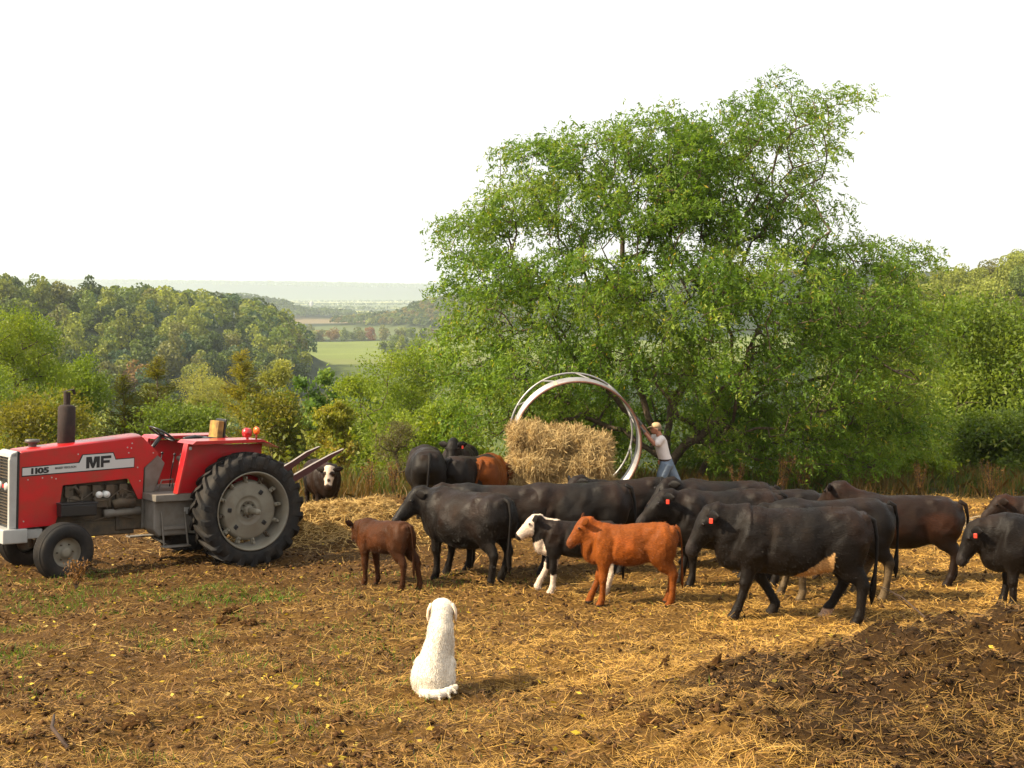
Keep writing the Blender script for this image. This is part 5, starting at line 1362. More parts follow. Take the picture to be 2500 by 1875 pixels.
# ------------------------------------------------------------------ tractor
def build_tractor():
    red = mat('red_paint', (.50, .008, .014), rough=.30, coat=.45, var=(.42, .007, .012), scale=3, dirt=(.17, .055, .03), dirt_amt=.55, dscale=3)
    grey = mat('grey_paint', (.19, .175, .155), rough=.6, var=(.145, .135, .115), scale=5, dirt=(.12, .085, .05), dirt_amt=.6, dscale=5)
    rimm = mat('wheel_paint', (.23, .215, .165), rough=.55, var=(.175, .16, .125), scale=5, dirt=(.16, .11, .06), dirt_amt=.5, dscale=6)
    silver = mat('silver_paint', (.44, .44, .42), rough=.45, var=(.36, .36, .34), scale=5, dirt=(.3, .25, .2), dirt_amt=.3)
    blk = mat('black_rubber', (.012, .0115, .012), rough=.7, spec=.25, var=(.020, .019, .018), scale=7, bump=.25, bscale=40, dirt=(.055, .04, .025), dirt_amt=.5, dscale=5)
    iron = mat('engine_iron', (.045, .038, .030), rough=.65, metal=.3, var=(.10, .078, .05), scale=9, bump=.3, dirt=(.14, .09, .045), dirt_amt=.7, dscale=6)
    rust = mat('rusty_muffler', (.017, .010, .008), rough=.85, var=(.032, .017, .013), scale=12, bump=.3)
    plast = mat('black_plastic', (.014, .014, .015), rough=.35)
    white = mat('white_print', (.70, .70, .67), rough=.5); dec = mat('decal_grey', (.50, .50, .49), rough=.45); ink = mat('decal_black', (.012, .012, .014), rough=.45)
    th = R(220)
    nrm = Vector((math.sin(R(40)), -math.cos(R(40)), 0)); hdg = Vector((-math.cos(R(40)), -math.sin(R(40)), 0))
    p = on_ground(600, 1378)
    YW = .95
    Oc = Vector((p.x, p.y, 0)) - nrm * YW
    g = lambda x, y: gzf(*(Oc + hdg * x + nrm * y).xy)
    zr = .5 * (g(0, YW) + g(0, -YW)); zf = .5 * (g(2.7, .75) + g(2.7, -.75))
    o = empty('tractor', (Oc.x, Oc.y, zr - .02), rot=(math.atan2(g(0, YW) - g(0, -YW), 2 * YW) * .7, -math.atan2(zf - zr, 2.7), th))
    tag(o, 'red and grey row-crop tractor with tall muffler and bale spears at its rear', 'tractor')
    # wheels -----------------------------------------------------------------
    def tyre_mesh(Rr, w, rimr, lug):
        m = MB(); h = w / 2
        prof = [(rimr, -h * .72), (rimr + .03, -h * .86), (rimr + (Rr - rimr) * .45, -h * 1.02), (Rr - .09 * Rr, -h * .98), (Rr - .035 * Rr, -h * .82), (Rr - .02 * Rr, -h * .4), (Rr - .012 * Rr, 0),
                (Rr - .02 * Rr, h * .4), (Rr - .035 * Rr, h * .82), (Rr - .09 * Rr, h * .98), (rimr + (Rr - rimr) * .45, h * 1.02), (rimr + .03, h * .86), (rimr, h * .72)]
        m.lathe(prof, n=64, closed=True)
        return m
    def lugs(Rr, w, n):
        m = MB(); h = w / 2
        for s in (-1, 1):
            for k in range(n):
                a0 = 2 * math.pi * (k + (.5 if s > 0 else 0)) / n
                st = [(-.05, s * -.03, Rr - .03, Rr + .018, .030), (.05, s * h * .4, Rr - .03, Rr + .018, .033), (.15, s * h * .90, Rr - .05, Rr + .004, .036), (.185, s * h * 1.04, Rr - .15, Rr - .035, .036), (.19, s * h * 1.05, Rr - .21, Rr - .19, .030)]
                P = []
                for da, y, r0, r1, hw in st:
                    a = a0 + da
                    for rr, aw in ((r0, hw * 1.25), (r0, -hw * 1.25), (r1, -hw), (r1, hw)):
                        b = a + aw / Rr
                        P.append((rr * math.sin(b), y, rr * math.cos(b)))
                F = []
                for i in range(len(st) - 1):
                    for q in range(4): F.append((i * 4 + q, i * 4 + (q + 1) % 4, i * 4 + 4 + (q + 1) % 4, i * 4 + 4 + q))
                F += [(0, 1, 2, 3), tuple((len(st) - 1) * 4 + q for q in (3, 2, 1, 0))]
                m.add(P, F)
        return m
    RR_, RW = .86, .46
    def rear(s):
        z = RR_; c = MB()
        q = s
        # rim: deep dish facing outwards
        c.lathe([(.585, q * .20), (.60, q * .215), (.575, q * .205), (.555, q * .13), (.545, q * .10), (.55, q * .04), (.53, -q * .02), (.53, -q * .19), (.555, -q * .20)][::1], n=48)
        w = c.build('rear_wheel', rimm, o, True); w.location = (0, s * YW, z)
        t = tyre_mesh(RR_ - .015, RW, .565, 0).build('tyre', blk, w, True)
        l = lugs(RR_, RW, 22).build('tread_lugs', blk, w)
        d = MB()
        d.lathe([(0, q * .02), (.13, q * .02), (.135, q * .035), (.15, q * .03), (.21, q * .035), (.22, q * .05), (.235, q * .045), (.40, q * .075), (.435, q * .06), (.455, q * .02), (.46, -q * .02)], n=48)
        disc = d.build('wheel_disc', rimm, w, True)
        hb = MB(); hb.lathe([(0, q * .10), (.055, q * .10), (.07, q * .08), (.085, q * .03), (.085, 0)], n=20); hb.lathe([(0, q * .36), (.042, q * .36), (.046, q * .345), (.046, q * .05)], n=16); hb.build('axle_hub', rimm, w, True)
        for k in range(12):
            a = 2 * math.pi * k / 12 + .15; m = MB()
            m.box((.475, q * .05, 0), (.10, .05, .055)); m.box((.50, q * .09, 0), (.045, .05, .035)); m.box((.445, q * .095, 0), (.03, .03, .03))
            cl = m.build('rim_clamp', iron if k % 4 == 0 else rimm, w, bevel=.006); cl.rotation_euler = (0, a, 0)
        for k, a in enumerate((-.75, .15, 2.3, 3.9)):
            m = MB(); m.box((.325, q * .064, 0), (.07, .02, .065)); cl = m.build('slot', plast, w, bevel=.012); cl.rotation_euler = (0, -a + .1, 0)
        for k in range(8):
            m = MB(); a = 2 * math.pi * k / 8; m.lathe([(0, q * .06), (.012, q * .06), (.012, q * .02)], c=(.105 * math.cos(a), 0, .105 * math.sin(a)), n=6); m.build('wheel_bolt', iron, w)
        return w
    rear(1); rear(-1)
    FR, FW = .405, .27
    def front(s, steer):
        w = MB(); q = s
        w.lathe([(.215, q * .105), (.225, q * .115), (.21, q * .10), (.195, q * .05), (.19, q * .02), (.14, q * .0), (.10, q * .03), (.075, q * .035), (.07, q * .07), (.045, q * .085), (0, q * .085)], n=36)
        wo_ = w.build('front_wheel', rimm, o, True); wo_.location = (2.70, s * .76, FR); wo_.rotation_euler = (0, 0, steer)
        m = MB(); h = FW / 2
        prof = [(.205, -h * .7), (.22, -h * .85), (.30, -h * 1.0), (.355, -h * .92), (.385, -h * .72)]
        for yy in (-.52, -.26, 0, .26, .52): prof += [(.398, h * (yy - .09)), (.407, h * (yy - .06)), (.407, h * (yy + .06)), (.398, h * (yy + .09)), (.388, h * (yy + .13))]
        prof += [(.385, h * .72), (.355, h * .92), (.30, h * 1.0), (.22, h * .85), (.205, h * .7)]
        m.lathe(prof, n=56, closed=True); m.build('tyre', blk, wo_, True)
        for k in range(6):
            a = k * math.pi / 3; m = MB(); m.lathe([(0, q * .045), (.011, q * .045), (.011, q * .02)], c=(.115 * math.cos(a), 0, .115 * math.sin(a)), n=6); m.build('wheel_bolt', iron, wo_)
    front(1, .14); front(-1, .14)
    # front axle and spindles
    m = MB(); m.box((2.70, 0, .52), (.14, 1.25, .13)); 
    for s in (-1, 1): m.tube([(2.70, s * .60, .62), (2.70, s * .60, .30)], .045, 10); m.tube([(2.70, s * .58, .36), (2.70, s * .72, .38)], .04, 10)
    m.tube([(2.55, -.6, .40), (2.55, .6, .40)], .02, 8)
    m.build('front_axle', iron, o, bevel=.01)
    # hood ------------------------------------------------------------------
    hw = .29
    side = [(3.17, .70), (3.17, 1.74), (3.12, 1.765), (1.40, 1.955), (1.12, 1.70), (1.36, 1.49), (1.375, 1.03), (1.44, 1.03), (1.60, 1.34), (2.56, 1.28), (2.62, .86), (2.66, .72)]
    # side panels as separate thin walls, top shell between
    for s in (-1, 1):
        m = MB(); m.prism(side, s * (hw - .012), s * hw); m.build('hood_side', red, o, bevel=.006)
    m = MB(); topl = [(3.17, 1.74), (3.12, 1.765), (1.40, 1.955), (1.12, 1.70)]
    m2 = []
    n = 9
    for i, (x, z) in enumerate(topl):
        for k in range(n):
            t = -1 + 2 * k / (n - 1); yy = hw * t; zz = z + .035 * (1 - abs(t) ** 3.0); m2.append((x, yy, zz))
    F = [(i * n + k, i * n + k + 1, (i + 1) * n + k + 1, (i + 1) * n + k) for i in range(len(topl) - 1) for k in range(n - 1)]
    m.add(m2, F); hood = m.build('hood_top', red, o, True)
    sm = hood.modifiers.new('s', 'SOLIDIFY'); sm.thickness = .012; sm.offset = -1
    # black seam + grille frame
    m = MB(); m.box((3.185, 0, 1.23), (.03, .585, 1.10)); m.build('seam', plast, o)
    m = MB()
    for s in (-1, 1): m.prism([(3.20, .70), (3.20, 1.77), (3.29, 1.74), (3.31, 1.66), (3.30, .70)], s * .225, s * .296)
    m.prism([(3.20, 1.70), (3.20, 1.785), (3.29, 1.75), (3.305, 1.69)], -.296, .296)
    m.build('grille_frame', silver, o, bevel=.012)
    m = MB(); m.box((3.235, 0, 1.2), (.05, .44, 1.0)); gr = m.build('grille_backing', plast, o)
    for k in range(22):
        m = MB(); m.box((3.27, 0, .75 + k * .043), (.02, .44, .012)); b_ = m.build('grille_slat', iron, o)
    m = MB(); m.box((3.275, 0, 1.28), (.03, .44, .16)); m.build('headlamp_panel', plast, o)
    for s in (-1, 1):
        m = MB(); m.lathe([(0, .02), (.05, .02), (.06, 0)], c=(3.29, s * .13, 1.28), axis='x', n=20); m.v = [(x, y, z) for x, y, z in m.v]; m.build('headlamp', silver, o, True)
    m = MB(); m.box((3.292, .0, 1.28), (.008, .07, .05)); m.build('grille_badge', red, o)
    # front frame / weight bracket
    m = MB(); m.box((3.22, 0, .60), (.34, .66, .20)); m.box((3.02, 0, .61), (.4, .50, .14)); m.build('front_frame', silver, o, bevel=.015)
    # decal: a grey stripe stepping up round the big letters
    def decal(poly, y, mt, name, par):
        m = MB(); m.add([(x, y, z) for x, z in poly], [tuple(range(len(poly)))[::-1]]); return m.build(name, mt, par)
    zt = lambda x: 1.44 + (3.12 - x) * .046      # the stripe climbs gently backwards
    yb = hw + .003
    st = [(3.13, zt(3.13) + .0), (1.52, zt(1.52) - .0), (1.52, zt(1.52) + .125), (1.80, zt(1.8) + .125), (1.84, zt(1.84) + .225), (2.28, zt(2.28) + .225), (2.33, zt(2.33) + .118), (3.13, zt(3.13) + .105)]
    big = [(3.14, zt(3.14) - .016), (1.51, zt(1.51) - .014), (1.51, zt(1.51) + .139), (1.79, zt(1.79) + .139), (1.83, zt(1.83) + .239), (2.295, zt(2.295) + .239), (2.345, zt(2.345) + .132), (3.14, zt(3.14) + .119)]
    decal(big, yb, ink, 'decal_border', o); decal(st, yb + .003, dec, 'decal_stripe', o)
    def text(body, size, x, z, name, bold=.0, sx=1.0, slope=.046):
        cu = bpy.data.curves.new(name, 'FONT'); cu.body = body; cu.size = size; cu.offset = bold; cu.extrude = 0; cu.resolution_u = 3
        t = bpy.data.objects.new('tmp', cu); COL.objects.link(t)
        dg = bpy.context.evaluated_depsgraph_get(); me = bpy.data.meshes.new_from_object(t.evaluated_get(dg)); bpy.data.objects.remove(t)
        k = len(me.vertices); co = np.empty(k * 3, dtype=np.float32); me.vertices.foreach_get('co', co); co = co.reshape(-1, 3)
        out = np.stack([x - co[:, 0] * sx, np.full(k, yb + .006), z + co[:, 1] + (co[:, 0] * sx) * slope], 1).astype(np.float32)
        me.vertices.foreach_set('co', out.ravel()); me.update(); me.materials.clear()
        return mesh_obj(name, me, ink, o)
    text('1', .105, 3.03, zt(3.03) + .018, 'model_number', .007, 1.3); text('1', .105, 2.975, zt(2.975) + .018, 'model_number', .007, 1.3); text('05', .105, 2.92, zt(2.92) + .018, 'model_number', .006, 1.5)
    text('MASSEY FERGUSON', .043, 2.68, zt(2.68) + .055, 'small_lettering', .001, .80)
    def letter(polys, x0, w, h):
        m = MB()
        for po in polys:
            m.add([(x0 - px_ * w, yb + .006, zt(x0) + .030 + px_ * w * .046 + pz_ * h) for px_, pz_ in po], [tuple(range(len(po)))[::-1]])
        return m.build('large_letter', ink, o)
    letter([[(0, 0), (.24, 0), (.24, 1), (0, 1)], [(.24, 1), (.24, .55), (.42, 0), (.5, 0), (.5, .42), (.40, 1)], [(.5, .42), (.5, 0), (.58, 0), (.76, .55), (.76, 1), (.60, 1)], [(.76, 0), (1, 0), (1, 1), (.76, 1)]], 2.235, .20, .165)
    letter([[(0, 0), (.27, 0), (.27, 1), (0, 1)], [(.27, .76), (1, .76), (1, 1), (.27, 1)], [(.27, .36), (.86, .36), (.86, .60), (.27, .60)]], 2.02, .155, .165)
    for x, z in ((3.10, .80), (3.05, 1.38), (2.85, 1.40), (2.72, 1.40), (2.66, 1.38), (2.35, 1.72), (1.62, 1.80), (1.56, 1.79), (1.55, 1.86), (1.22, 1.71), (1.46, 1.50), (1.42, 1.30), (1.6, 1.72)):
        m = MB(); m.lathe([(0, hw + .008), (.010, hw + .005), (.011, hw)], c=(x, 0, z), n=8); m.build('hood_bolt', silver, o)
    # exhaust, precleaner
    m = MB(); m.lathe([(.0, 1.80), (.10, 1.80), (.122, 1.83), (.122, 2.38), (.10, 2.41), (.048, 2.42), (.048, 2.60), (.0, 2.60)], c=(2.42, 0, 0), axis='z', n=24); ex = m.build('muffler', rust, o, True)
    for md in (ex,): 
        e_ = md.modifiers.new('e', 'EDGE_SPLIT'); e_.split_angle = R(40)
    m = MB(); m.box((2.40, 0, 2.625), (.14, .11, .010), (0, .25, 0)); m.box((2.32, 0, 2.60), (.03, .05, .07), (0, .3, 0)); m.build('rain_cap', rust, ex, bevel=.004)
    m = MB(); m.lathe([(.15, 1.775), (.155, 1.805), (.12, 1.815)], c=(2.42, 0, 0), axis='z', n=24); m.build('muffler_collar', iron, o, True)
    m = MB(); m.lathe([(0, 1.93), (.095, 1.925), (.105, 1.90), (.10, 1.88), (.055, 1.87), (.055, 1.80), (.075, 1.78)], c=(2.90, 0, 0), axis='z', n=24); m.build('air_precleaner', mat('precleaner', (.085, .08, .07), rough=.5), o, True)
    m = MB(); m.lathe([(0, 1.81), (.12, 1.80), (.135, 1.76)], c=(2.90, 0, 0), axis='z', n=24); m.build('precleaner_base', red, o, True)
    m = MB(); m.lathe([(0, 1.815), (.04, 1.812), (.045, 1.79)], c=(2.66, .06, 0), axis='z', n=16); m.build('radiator_cap', red, o, True)
    # engine bay
    m = MB(); m.box((2.05, 0, .95), (1.15, .36, .60)); m.box((2.0, 0, 1.30), (.9, .30, .12)); m.box((2.1, 0, .62), (1.3, .40, .22)); m.box((2.9, 0, .95), (.5, .42, .5))
    m.box((1.55, 0, .85), (.4, .46, .55)); m.build('engine_block', iron, o, bevel=.02)
    for k in range(5):
        m = MB(); m.box((1.65 + k * .2, .21, 1.18), (.12, .08, .16)); m.tube([(1.65 + k * .2, .22, 1.16), (1.68 + k * .2, .27, 1.02), (1.7 + k * .2, .25, .9)], .018, 8); m.build('exhaust_port', iron, o, bevel=.008)
    for k, x in enumerate((2.02, 1.91)):
        m = MB(); m.lathe([(0, .295), (.022, .295), (.025, .285), (.048, .283), (.05, .24), (.05, .1)], c=(x, 0, 1.12), n=18); m.build('fuel_filter', white, o, True)
    m = MB(); m.box((1.965, .22, 1.00), (.26, .1, .14)); m.build('filter_bracket', iron, o, bevel=.01)
    m = MB(); m.tube([(1.50, .28, .98), (1.72, .29, .99), (1.82, .28, .96)], .075, 14); m.build('starter_motor', iron, o, True)
    m = MB(); m.tube([(1.40, .26, .86), (1.95, .27, .84)], .06, 12); m.build('hydraulic_pump', grey, o, True)
    for pts in (((1.5, .30, 1.12), (1.7, .31, 1.2), (1.9, .30, 1.05), (2.2, .29, 1.0)), ((1.45, .30, 1.02), (1.6, .32, 1.1), (1.75, .31, .92)), ((2.5, .26, 1.1), (2.3, .29, 1.05), (2.1, .29, 1.18)), ((2.4, .27, .8), (2.1, .30, .75), (1.8, .29, .82), (1.5, .29, .74))):
        m = MB(); m.tube(pts, .009, 6); m.build('hose', iron, o, True)
    m = MB(); m.tube([(2.45, .22, 1.2), (2.38, .25, 1.25), (2.3, .25, 1.15)], .03, 8); m.lathe([(.0, .2), (.09, .2), (.10, .25), (.06, .27), (0, .27)], c=(2.38, 0, 1.02), n=20); m.build('alternator', iron, o, True)
    m = MB(); m.box((2.38, .36, .93), (.52, .20, .17)); m.build('battery_box', plast, o, bevel=.02)
    m = MB(); m.box((2.38, .36, 1.025), (.54, .22, .03)); m.build('battery_lid', plast, o, bevel=.008)
    # transmission, tank, platform, steps
    m = MB(); m.box((.62, 0, .88), (1.5, .46, .62)); m.box((0, 0, .86), (.7, .7, .66)); m.tube([(0, -.95, .86), (0, .95, .86)], .12, 16); m.build('transmission_housing', grey, o, bevel=.03)
    for s in (-1, 1):
        m = MB(); m.prism([(1.33, 1.02), (.70, 1.02), (.70, .58), (.80, .50), (1.25, .50), (1.33, .60)], s * .25, s * .60); m.build('fuel_tank', grey, o, bevel=.02)
        m = MB(); m.box((1.02, s * .50, 1.075), (.70, .50, .10)); m.build('platform', grey, o, bevel=.01)
        m = MB(); m.tube([(1.22, s * .63, .85), (1.18, s * .64, .34)], .014, 6); m.tube([(.86, s * .63, .85), (.80, s * .64, .34)], .014, 6); m.box((.99, s * .63, .345), (.42, .16, .02)); m.box((1.02, s * .63, .62), (.36, .02, .05)); m.build('step', grey, o, bevel=.004)
    m = MB(); m.box((.80, .612, .86), (.12, .02, .10)); m.build('tank_plate', silver, o, bevel=.004)
    m = MB(); m.prism([(1.34, 1.12), (1.18, 1.12), (1.02, 1.55), (1.14, 1.68), (1.34, 1.50)], -.27, .27); m.build('dash_pedestal', grey, o, bevel=.015)
    for dx, dy in ((0, .20), (.04, -.15), (-.05, .32)):
        m = MB(); m.tube([(.92 + dx, dy, 1.12), (.88 + dx, dy, 1.45), (.84 + dx, dy, 1.66)], .009, 6); m.ball((.84 + dx, dy, 1.67), (.022, .022, .022), n=10); m.build('lever', plast, o, True)
    m = MB(); m.tube([(1.12, .26, 1.13), (1.10, .34, 1.30), (.92, .34, 1.31), (.90, .27, 1.18)], .010, 6); m.build('pedal', grey, o, True)
    # steering
    m = MB(); m.tube([(1.20, 0, 1.66), (.98, 0, 1.93)], .03, 10); m.build('steering_column', plast, o, True)
    sw = empty('x'); bpy.data.objects.remove(sw)
    m = MB(); m.lathe([(.205 + .016 * math.cos(a), .016 * math.sin(a)) for a in [2 * math.pi * k / 8 for k in range(8)]], axis='z', n=36, closed=True)
    for k in range(3):
        a = 2 * math.pi * k / 3 + .4; m.tube([(0, 0, -.02), (.2 * math.cos(a), .2 * math.sin(a), 0)], .012, 6)
    m.lathe([(0, .015), (.04, .01), (.045, -.03), (0, -.035)], axis='z', n=14)
    s_w = m.build('steering_wheel', plast, o, True); s_w.location = (.955, 0, 1.975); s_w.rotation_euler = (0, -.55, 0)
    # seat
    m = MB(); m.loft([(.15, 0, 1.58, .24, .07), (.42, 0, 1.60, .25, .07), (.62, 0, 1.58, .22, .055)], n=16, cap=.6); seat = m.build('seat', plast, o, True)
    m = MB(); m.box((.18, 0, 1.74), (.10, .40, .34), (0, -.12, 0)); m.build('backrest', plast, seat, bevel=.03)
    m = MB(); m.box((.06, 0, 2.03), (.10, .30, .28), (0, -.10, 0)); m.build('backrest_pad', mat('torn_yellow_foam', (.42, .26, .06), rough=.9, var=(.14, .08, .03), scale=7, bump=.8, bscale=12), seat, bevel=.012)
    m = MB(); m.box((-.01, 0, 2.04), (.03, .34, .32), (0, -.10, 0)); m.build('backrest_shell', plast, seat, bevel=.02)
    for s in (-1, 1):
        m = MB(); m.loft([(.10, s * .25, 1.88, .045, .03), (.30, s * .25, 1.90, .05, .035), (.48, s * .25, 1.88, .04, .025)], n=12, cap=.6); m.build('armrest', plast, seat, True)
    m = MB(); m.box((.35, 0, 1.32), (.3, .3, .42)); m.build('seat_base', plast, o, bevel=.02)
    # fenders
    for s in (-1, 1):
        m = MB(); m.prism([(.86, 1.84), (1.02, 1.10), (.35, 1.10), (-.35, 1.10), (-.40, 1.84)], s * .62, s * .645); m.build('fender_side', red, o, bevel=.004)
        m = MB(); m.prism([(.90, 1.87), (.84, 1.915), (-.25, 1.925), (-.52, 1.80), (-.54, 1.785), (-.40, 1.845), (-.28, 1.88), (.86, 1.86)], s * .40, s * .93); m.build('fender_top', red, o, bevel=.008)
        m = MB(); m.prism([(.90, 1.875), (.86, 1.86), (1.015, 1.13), (1.055, 1.13)], s * .63, s * .82 if False else s * .78); m.build('fender_front', red, o, bevel=.006)
        m = MB(); m.box((.86, s * .74, 1.80), (.05, .10, .05)); m.build('fender_lamp', silver, o, bevel=.015)
        if s < 0: continue
        m = MB(); m.lathe([(0, .075), (.055, .06), (.078, .02), (.07, -.05), (0, -.06)], c=(-.06, s * .78, 2.02), axis='x', n=18); m.build('lamp_housing', red, o, True)
        m = MB(); m.tube([(-.07, s * .78, 1.91), (-.07, s * .78, 1.97)], .02, 8); m.tube([(-.22, s * .78, 1.91), (-.22, s * .78, 1.99)], .015, 8); m.build('lamp_post', red, o, True)
        m = MB(); m.lathe([(0, .03), (.055, .025), (.062, 0), (.055, -.03), (0, -.035)], c=(-.22, s * .78, 2.05), axis='x', n=18); m.build('amber_lamp', mat('amber_lens', (.75, .14, .02), rough=.25), o, True)
    # rear linkage and spears
    m = MB()
    for s in (-1, 1): m.tube([(-.30, s * .32, .62), (-.95, s * .40, .60)], .035, 8); m.tube([(-.15, s * .28, 1.20), (-.60, s * .36, 1.15), (-.70, s * .38, .62)], .025, 8)
    m.box((-.98, 0, .75), (.10, .95, .50)); m.box((-.95, 0, 1.16), (.08, .60, .34)); m.build('hitch_frame', iron, o, bevel=.01)
    spm = mat('spear_red', (.075, .010, .008), rough=.55, var=(.05, .010, .008), scale=6); spt = mat('spear_steel', (.34, .29, .25), rough=.45, metal=.5)
    for yy, x1, z1 in ((.42, -2.02, 1.70), (-.22, -1.95, 1.70)):
        x0, z0 = -.92, 1.16; m = MB(); P = []
        for x, z, hh in ((x0, z0, .06), (x0 - .5, z0 + (z1 - z0) * .455, .055), (x1 + .25, z1 - .12, .036), (x1, z1, .005)):
            P += [(x, yy - .03, z - hh), (x, yy + .03, z - hh), (x, yy + .03, z + hh), (x, yy - .03, z + hh)]
        F = [(0, 1, 2, 3)[::-1]] + [(i * 4 + q, i * 4 + (q + 1) % 4, i * 4 + 4 + (q + 1) % 4, i * 4 + 4 + q) for i in range(3) for q in range(4)] + [(12, 13, 14, 15)]
        m.add(P, F); sp = m.build('bale_spear', spm, o)
        m = MB(); m.add([(x, y_ , z) for x, z in ((x0, z0 + .063), (x0 - .5, z0 + (z1 - z0) * .455 + .058), (x1 + .25, z1 - .12 + .039), (x1, z1 + .008)) for y_ in (yy - .03, yy + .03)], [(0, 1, 3, 2), (2, 3, 5, 4), (4, 5, 7, 6)])
        m.build('worn_edge', spt, sp)
    return o
build_tractor()
# ------------------------------------------------------------------ small things on the ground
M_clod = mat('manure', (.032, .015, .005), rough=.95, var=(.08, .038, .012), scale=12, bump=1, bscale=25, spec=.08)
CL = [(490, 1345, .16, 'dark manure lump in the soil left of the dog'), (540, 1348, .11, 'small manure lump right beside the larger one left of the dog'), (500, 1318, .12, 'reddish manure lump just above the dark one left of the dog'),
      (300, 1565, .15, 'rotten hay clump near the bottom left corner'), (160, 1600, .10, 'manure lump at the bottom left corner'), (120, 1415, .10, 'brown hay clump among the green tufts at the left'),
      (1545, 1442, .07, 'pointed black clod standing up in the straw right of the dog'), (1432, 1440, .06, 'brown clod in the straw left of the pointed one'), (1560, 1380, .08, 'flat manure clod on the straw below the walking cow'),
      (1640, 1375, .07, 'manure clod near the walking cow front hoof'), (730, 1495, .09, 'trodden hay clump between the dog and the tractor'), (680, 1535, .11, 'hay clump left of the dog lower down'),
      (950, 1590, .13, 'hay tuft below the dog'), (1420, 1560, .14, 'flattened manure pat at the foot of the heap'), (850, 1330, .07, 'dry stalk clump behind the dog left'), (1340, 1520, .10, 'brown clump left of the manure heap')]
for px, py, r_, lab in CL:
    p = on_ground(px * D2S, py * D2S); m = MB(); k = 7
    for q in range(k):
        a = rng.uniform(0, 6.28); rr = rng.uniform(0, .6) * r_
        m.ball((rr * math.cos(a), rr * math.sin(a), r_ * .18 * rng.uniform(.5, 1.5)), (r_ * rng.uniform(.4, .7), r_ * rng.uniform(.3, .6), r_ * rng.uniform(.25, .5)), (0, 0, a), n=10)
    if 'pointed' in lab: m.loft([(0, 0, 0, .05, .04), (.02, 0, .07, .035, .02), (.045, 0, .14, .008, .006)], n=8, lat=(1, 0, 0))
    cl_me = organic(m, 'clod', voxel=r_ * .07, smooth=1); nv = len(cl_me.vertices); cc_ = np.empty(nv * 3, dtype=np.float32); cl_me.vertices.foreach_get('co', cc_); cc_ = cc_.reshape(-1, 3)
    f_ = 1 + .55 * (fbm(cc_[:, 0] / r_ * 5 + px, cc_[:, 1] / r_ * 5 + cc_[:, 2] / r_ * 4, 7, 4) - .5); cc_ *= f_[:, None]; cl_me.vertices.foreach_set('co', cc_.ravel().astype(np.float32)); cl_me.update()
    o = mesh_obj('manure_clod', cl_me, M_clod); o.location = (p.x, p.y, p.z - .02); o.scale = (.9, .9, .8)
    ns = int(r_ * 700); ii = rng.integers(0, nv, ns); Dd = unit(rng.normal(0, 1, (ns, 3)) * [1, 1, .5]); ll = rng.uniform(.02, .10, ns)
    V, F, c_ = leaves(cc_[ii] * 1.02, Dd, ll, np.full(ns, .005), np.array([.32, .18, .045]) * rng.uniform(.4, 1.2, (ns, 1))); st_ = mesh_obj('stuck_straw', np_mesh('stuck_straw', V, F, c_), M_straw, o); st_['kind'] = 'stuff'
    tag(o, lab, 'clod')
# straggling straws and a fallen branch
M_stick = mat('stick', (.035, .018, .010), rough=.85, var=(.06, .032, .018))
def stick(name, lab, a, b, r0, rise=0, extra=()):
    p, q = on_ground(a[0] * D2S, a[1] * D2S), on_ground(b[0] * D2S, b[1] * D2S)
    mid = (p + q) / 2 + Vector((rng.normal(0, .03), 0, .03 + rise)); p = p + Vector((0, 0, .02 + rise * 1.6)); q = q + Vector((0, 0, .012))
    m = MB(); m.tube([tuple(p), tuple(mid), tuple(q)], [r0 * .5, r0 * .8, r0], 6)
    for f, dx, dz in extra:
        s = q + (p - q) * f; m.tube([tuple(s), tuple(s + Vector((dx, .03, dz)))], [r0 * .6, r0 * .2], 5)
    o = m.build(name, M_stick, None, True); c = (p + q) / 2; c.z = min(p.z, q.z); o.data.transform(Matrix.Translation(-c)); o.location = c
    tag(o, lab, 'stick')
stick('fallen_branch', 'thin dark twiggy branch on the straw behind the walking cow', (1896, 1290), (2010, 1355), .008, .08, ((.3, -.18, .16), (.5, .12, .12), (.7, .15, .05)))
stick('stick', 'short dark stick leaning in the hay at the bottom left', (118, 1580), (148, 1625), .016, .05)
stick('stick', 'pale thin stick lying below the brown calf', (800, 1305), (845, 1322), .006, .02)
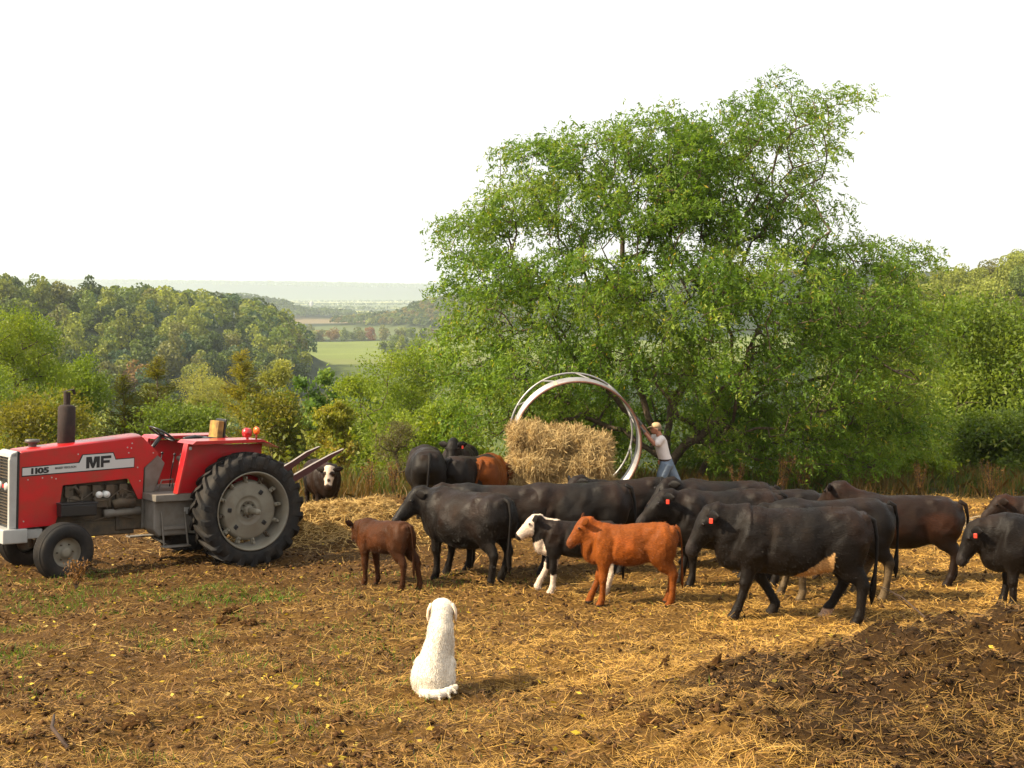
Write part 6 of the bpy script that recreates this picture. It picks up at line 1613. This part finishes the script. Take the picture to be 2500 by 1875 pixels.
# tall dead weed plants
M_dw = leaf_mat('dead_weed_plant', .3)
WD = [(165, 1290, 15.9, .42, 'dry brown weed in front of the front tyre'), (1590, 1085, 27.2, .75, 'pale dry weed just right of the man'), (1688, 1090, 27.0, 1.0, 'tall brown dead weed right of the man behind the herd'), (1732, 1090, 27.3, .95, 'tall brown dead weed beside the taller one'),
      (1985, 1095, 27.2, .8, 'dry weed behind the brownish cow'), (2140, 1100, 27.0, .85, 'dry weed left of the right edge'), (800, 1070, 27.3, .8, 'rust brown weed right of the white-faced cow'), (850, 1075, 27.5, .75, 'pale weed left of the black rumps')]
for px, py, Y0, h, lab in WD:
    t_ = at_depth(px * D2S, py * D2S, Y0); z0 = gzf(t_.x, Y0); o = empty('dried_weed', (t_.x, Y0, z0)); tag(o, lab, 'weed')
    P = [np.zeros(3)]; par = [-1]
    for s in range(9):
        a = rng.uniform(0, 6.28); le = rng.uniform(.05, .35); prev = 0
        for q in range(1, 5):
            P.append(np.array([math.cos(a) * le * q / 4 * h, math.sin(a) * le * q / 4 * h, h * q / 4 * rng.uniform(.8, 1)])); par.append(prev); prev = len(P) - 1
    P = np.array(P); par = np.array(par); mesh_obj('stems', skeleton_mesh('stems', P, par, np.full(len(P), .006), 3), M_stick, o)
    n = 700; k = rng.integers(1, len(P), n); f = rng.uniform(0, 1, (n, 1)); Q = P[par[k]] + (P[k] - P[par[k]]) * f + rng.normal(0, .03, (n, 3)); kk = Q[:, 2] > h * .25; Q = Q[kk]; n = len(Q)
    V, F, c = leaves(Q, unit(rng.normal(0, .5, (n, 3)) + [0, 0, .8]), rng.uniform(.02, .05, n), rng.uniform(.01, .022, n), np.array([.24, .12, .035]) * rng.uniform(.6, 1.3, (n, 1)))
    sh_ = mesh_obj('seed_heads', np_mesh('seed_heads', V, F, c), M_dw, o); sh_['kind'] = 'stuff'
# brush heap behind the right cows
M_brush = mat('dry_brush', (.34, .27, .17), rough=.9, var=(.22, .16, .09))
c = on_ground(2090 * D2S, 1150 * D2S); m = MB()
for k in range(60):
    a = rng.uniform(-.5, .5) + (math.pi if rng.uniform() < .5 else 0); s = Vector((rng.normal(0, .5), rng.normal(0, .25), rng.uniform(.02, .22))); L_ = rng.uniform(.3, .8)
    m.tube([tuple(s), tuple(s + Vector((math.cos(a) * L_ / 2, math.sin(a) * L_ / 2, rng.uniform(0, .08)))), tuple(s + Vector((math.cos(a) * L_, math.sin(a) * L_, rng.uniform(-.02, .1))))], .008, 4)
o = m.build('brush_heap', M_brush, None); o.location = c; tag(o, 'low heap of pale dry twigs between the right cows', 'brush heap')
# small pale farm silo on the plain
p = at_depth(760, 735, 3800); m = MB(); m.lathe([(0, 26), (4, 24.5), (6, 21), (6, 0)], axis='z', n=16); o = m.build('silo', mat('silo_concrete', (.35, .35, .36), rough=.8), None, True)
o.location = (p.x, 3800, float(gz(np.array([p.x]), np.array([3800.]))[0]) - 1); tag(o, 'tiny grey silo on the distant plain below the horizon ridge', 'silo')

# ------------------------------------------------------------------ the air: even pale haze round everything
hz = MB(); hz.box((0, 4750, 40), (13900, 9660, 200))
hm = bpy.data.materials.new('haze'); hm.use_nodes = True
N = hm.node_tree.nodes; N.clear(); ou = N.new('ShaderNodeOutputMaterial'); pv = N.new('ShaderNodeVolumePrincipled')
pv.inputs['Color'].default_value = (.80, .90, 1.0, 1); pv.inputs['Density'].default_value = HAZE; pv.inputs['Anisotropy'].default_value = .2
hm.node_tree.links.new(pv.outputs[0], ou.inputs['Volume'])
ho = hz.build('haze', hm); tag(ho, 'thin pale summer haze over the valley', kind='stuff')
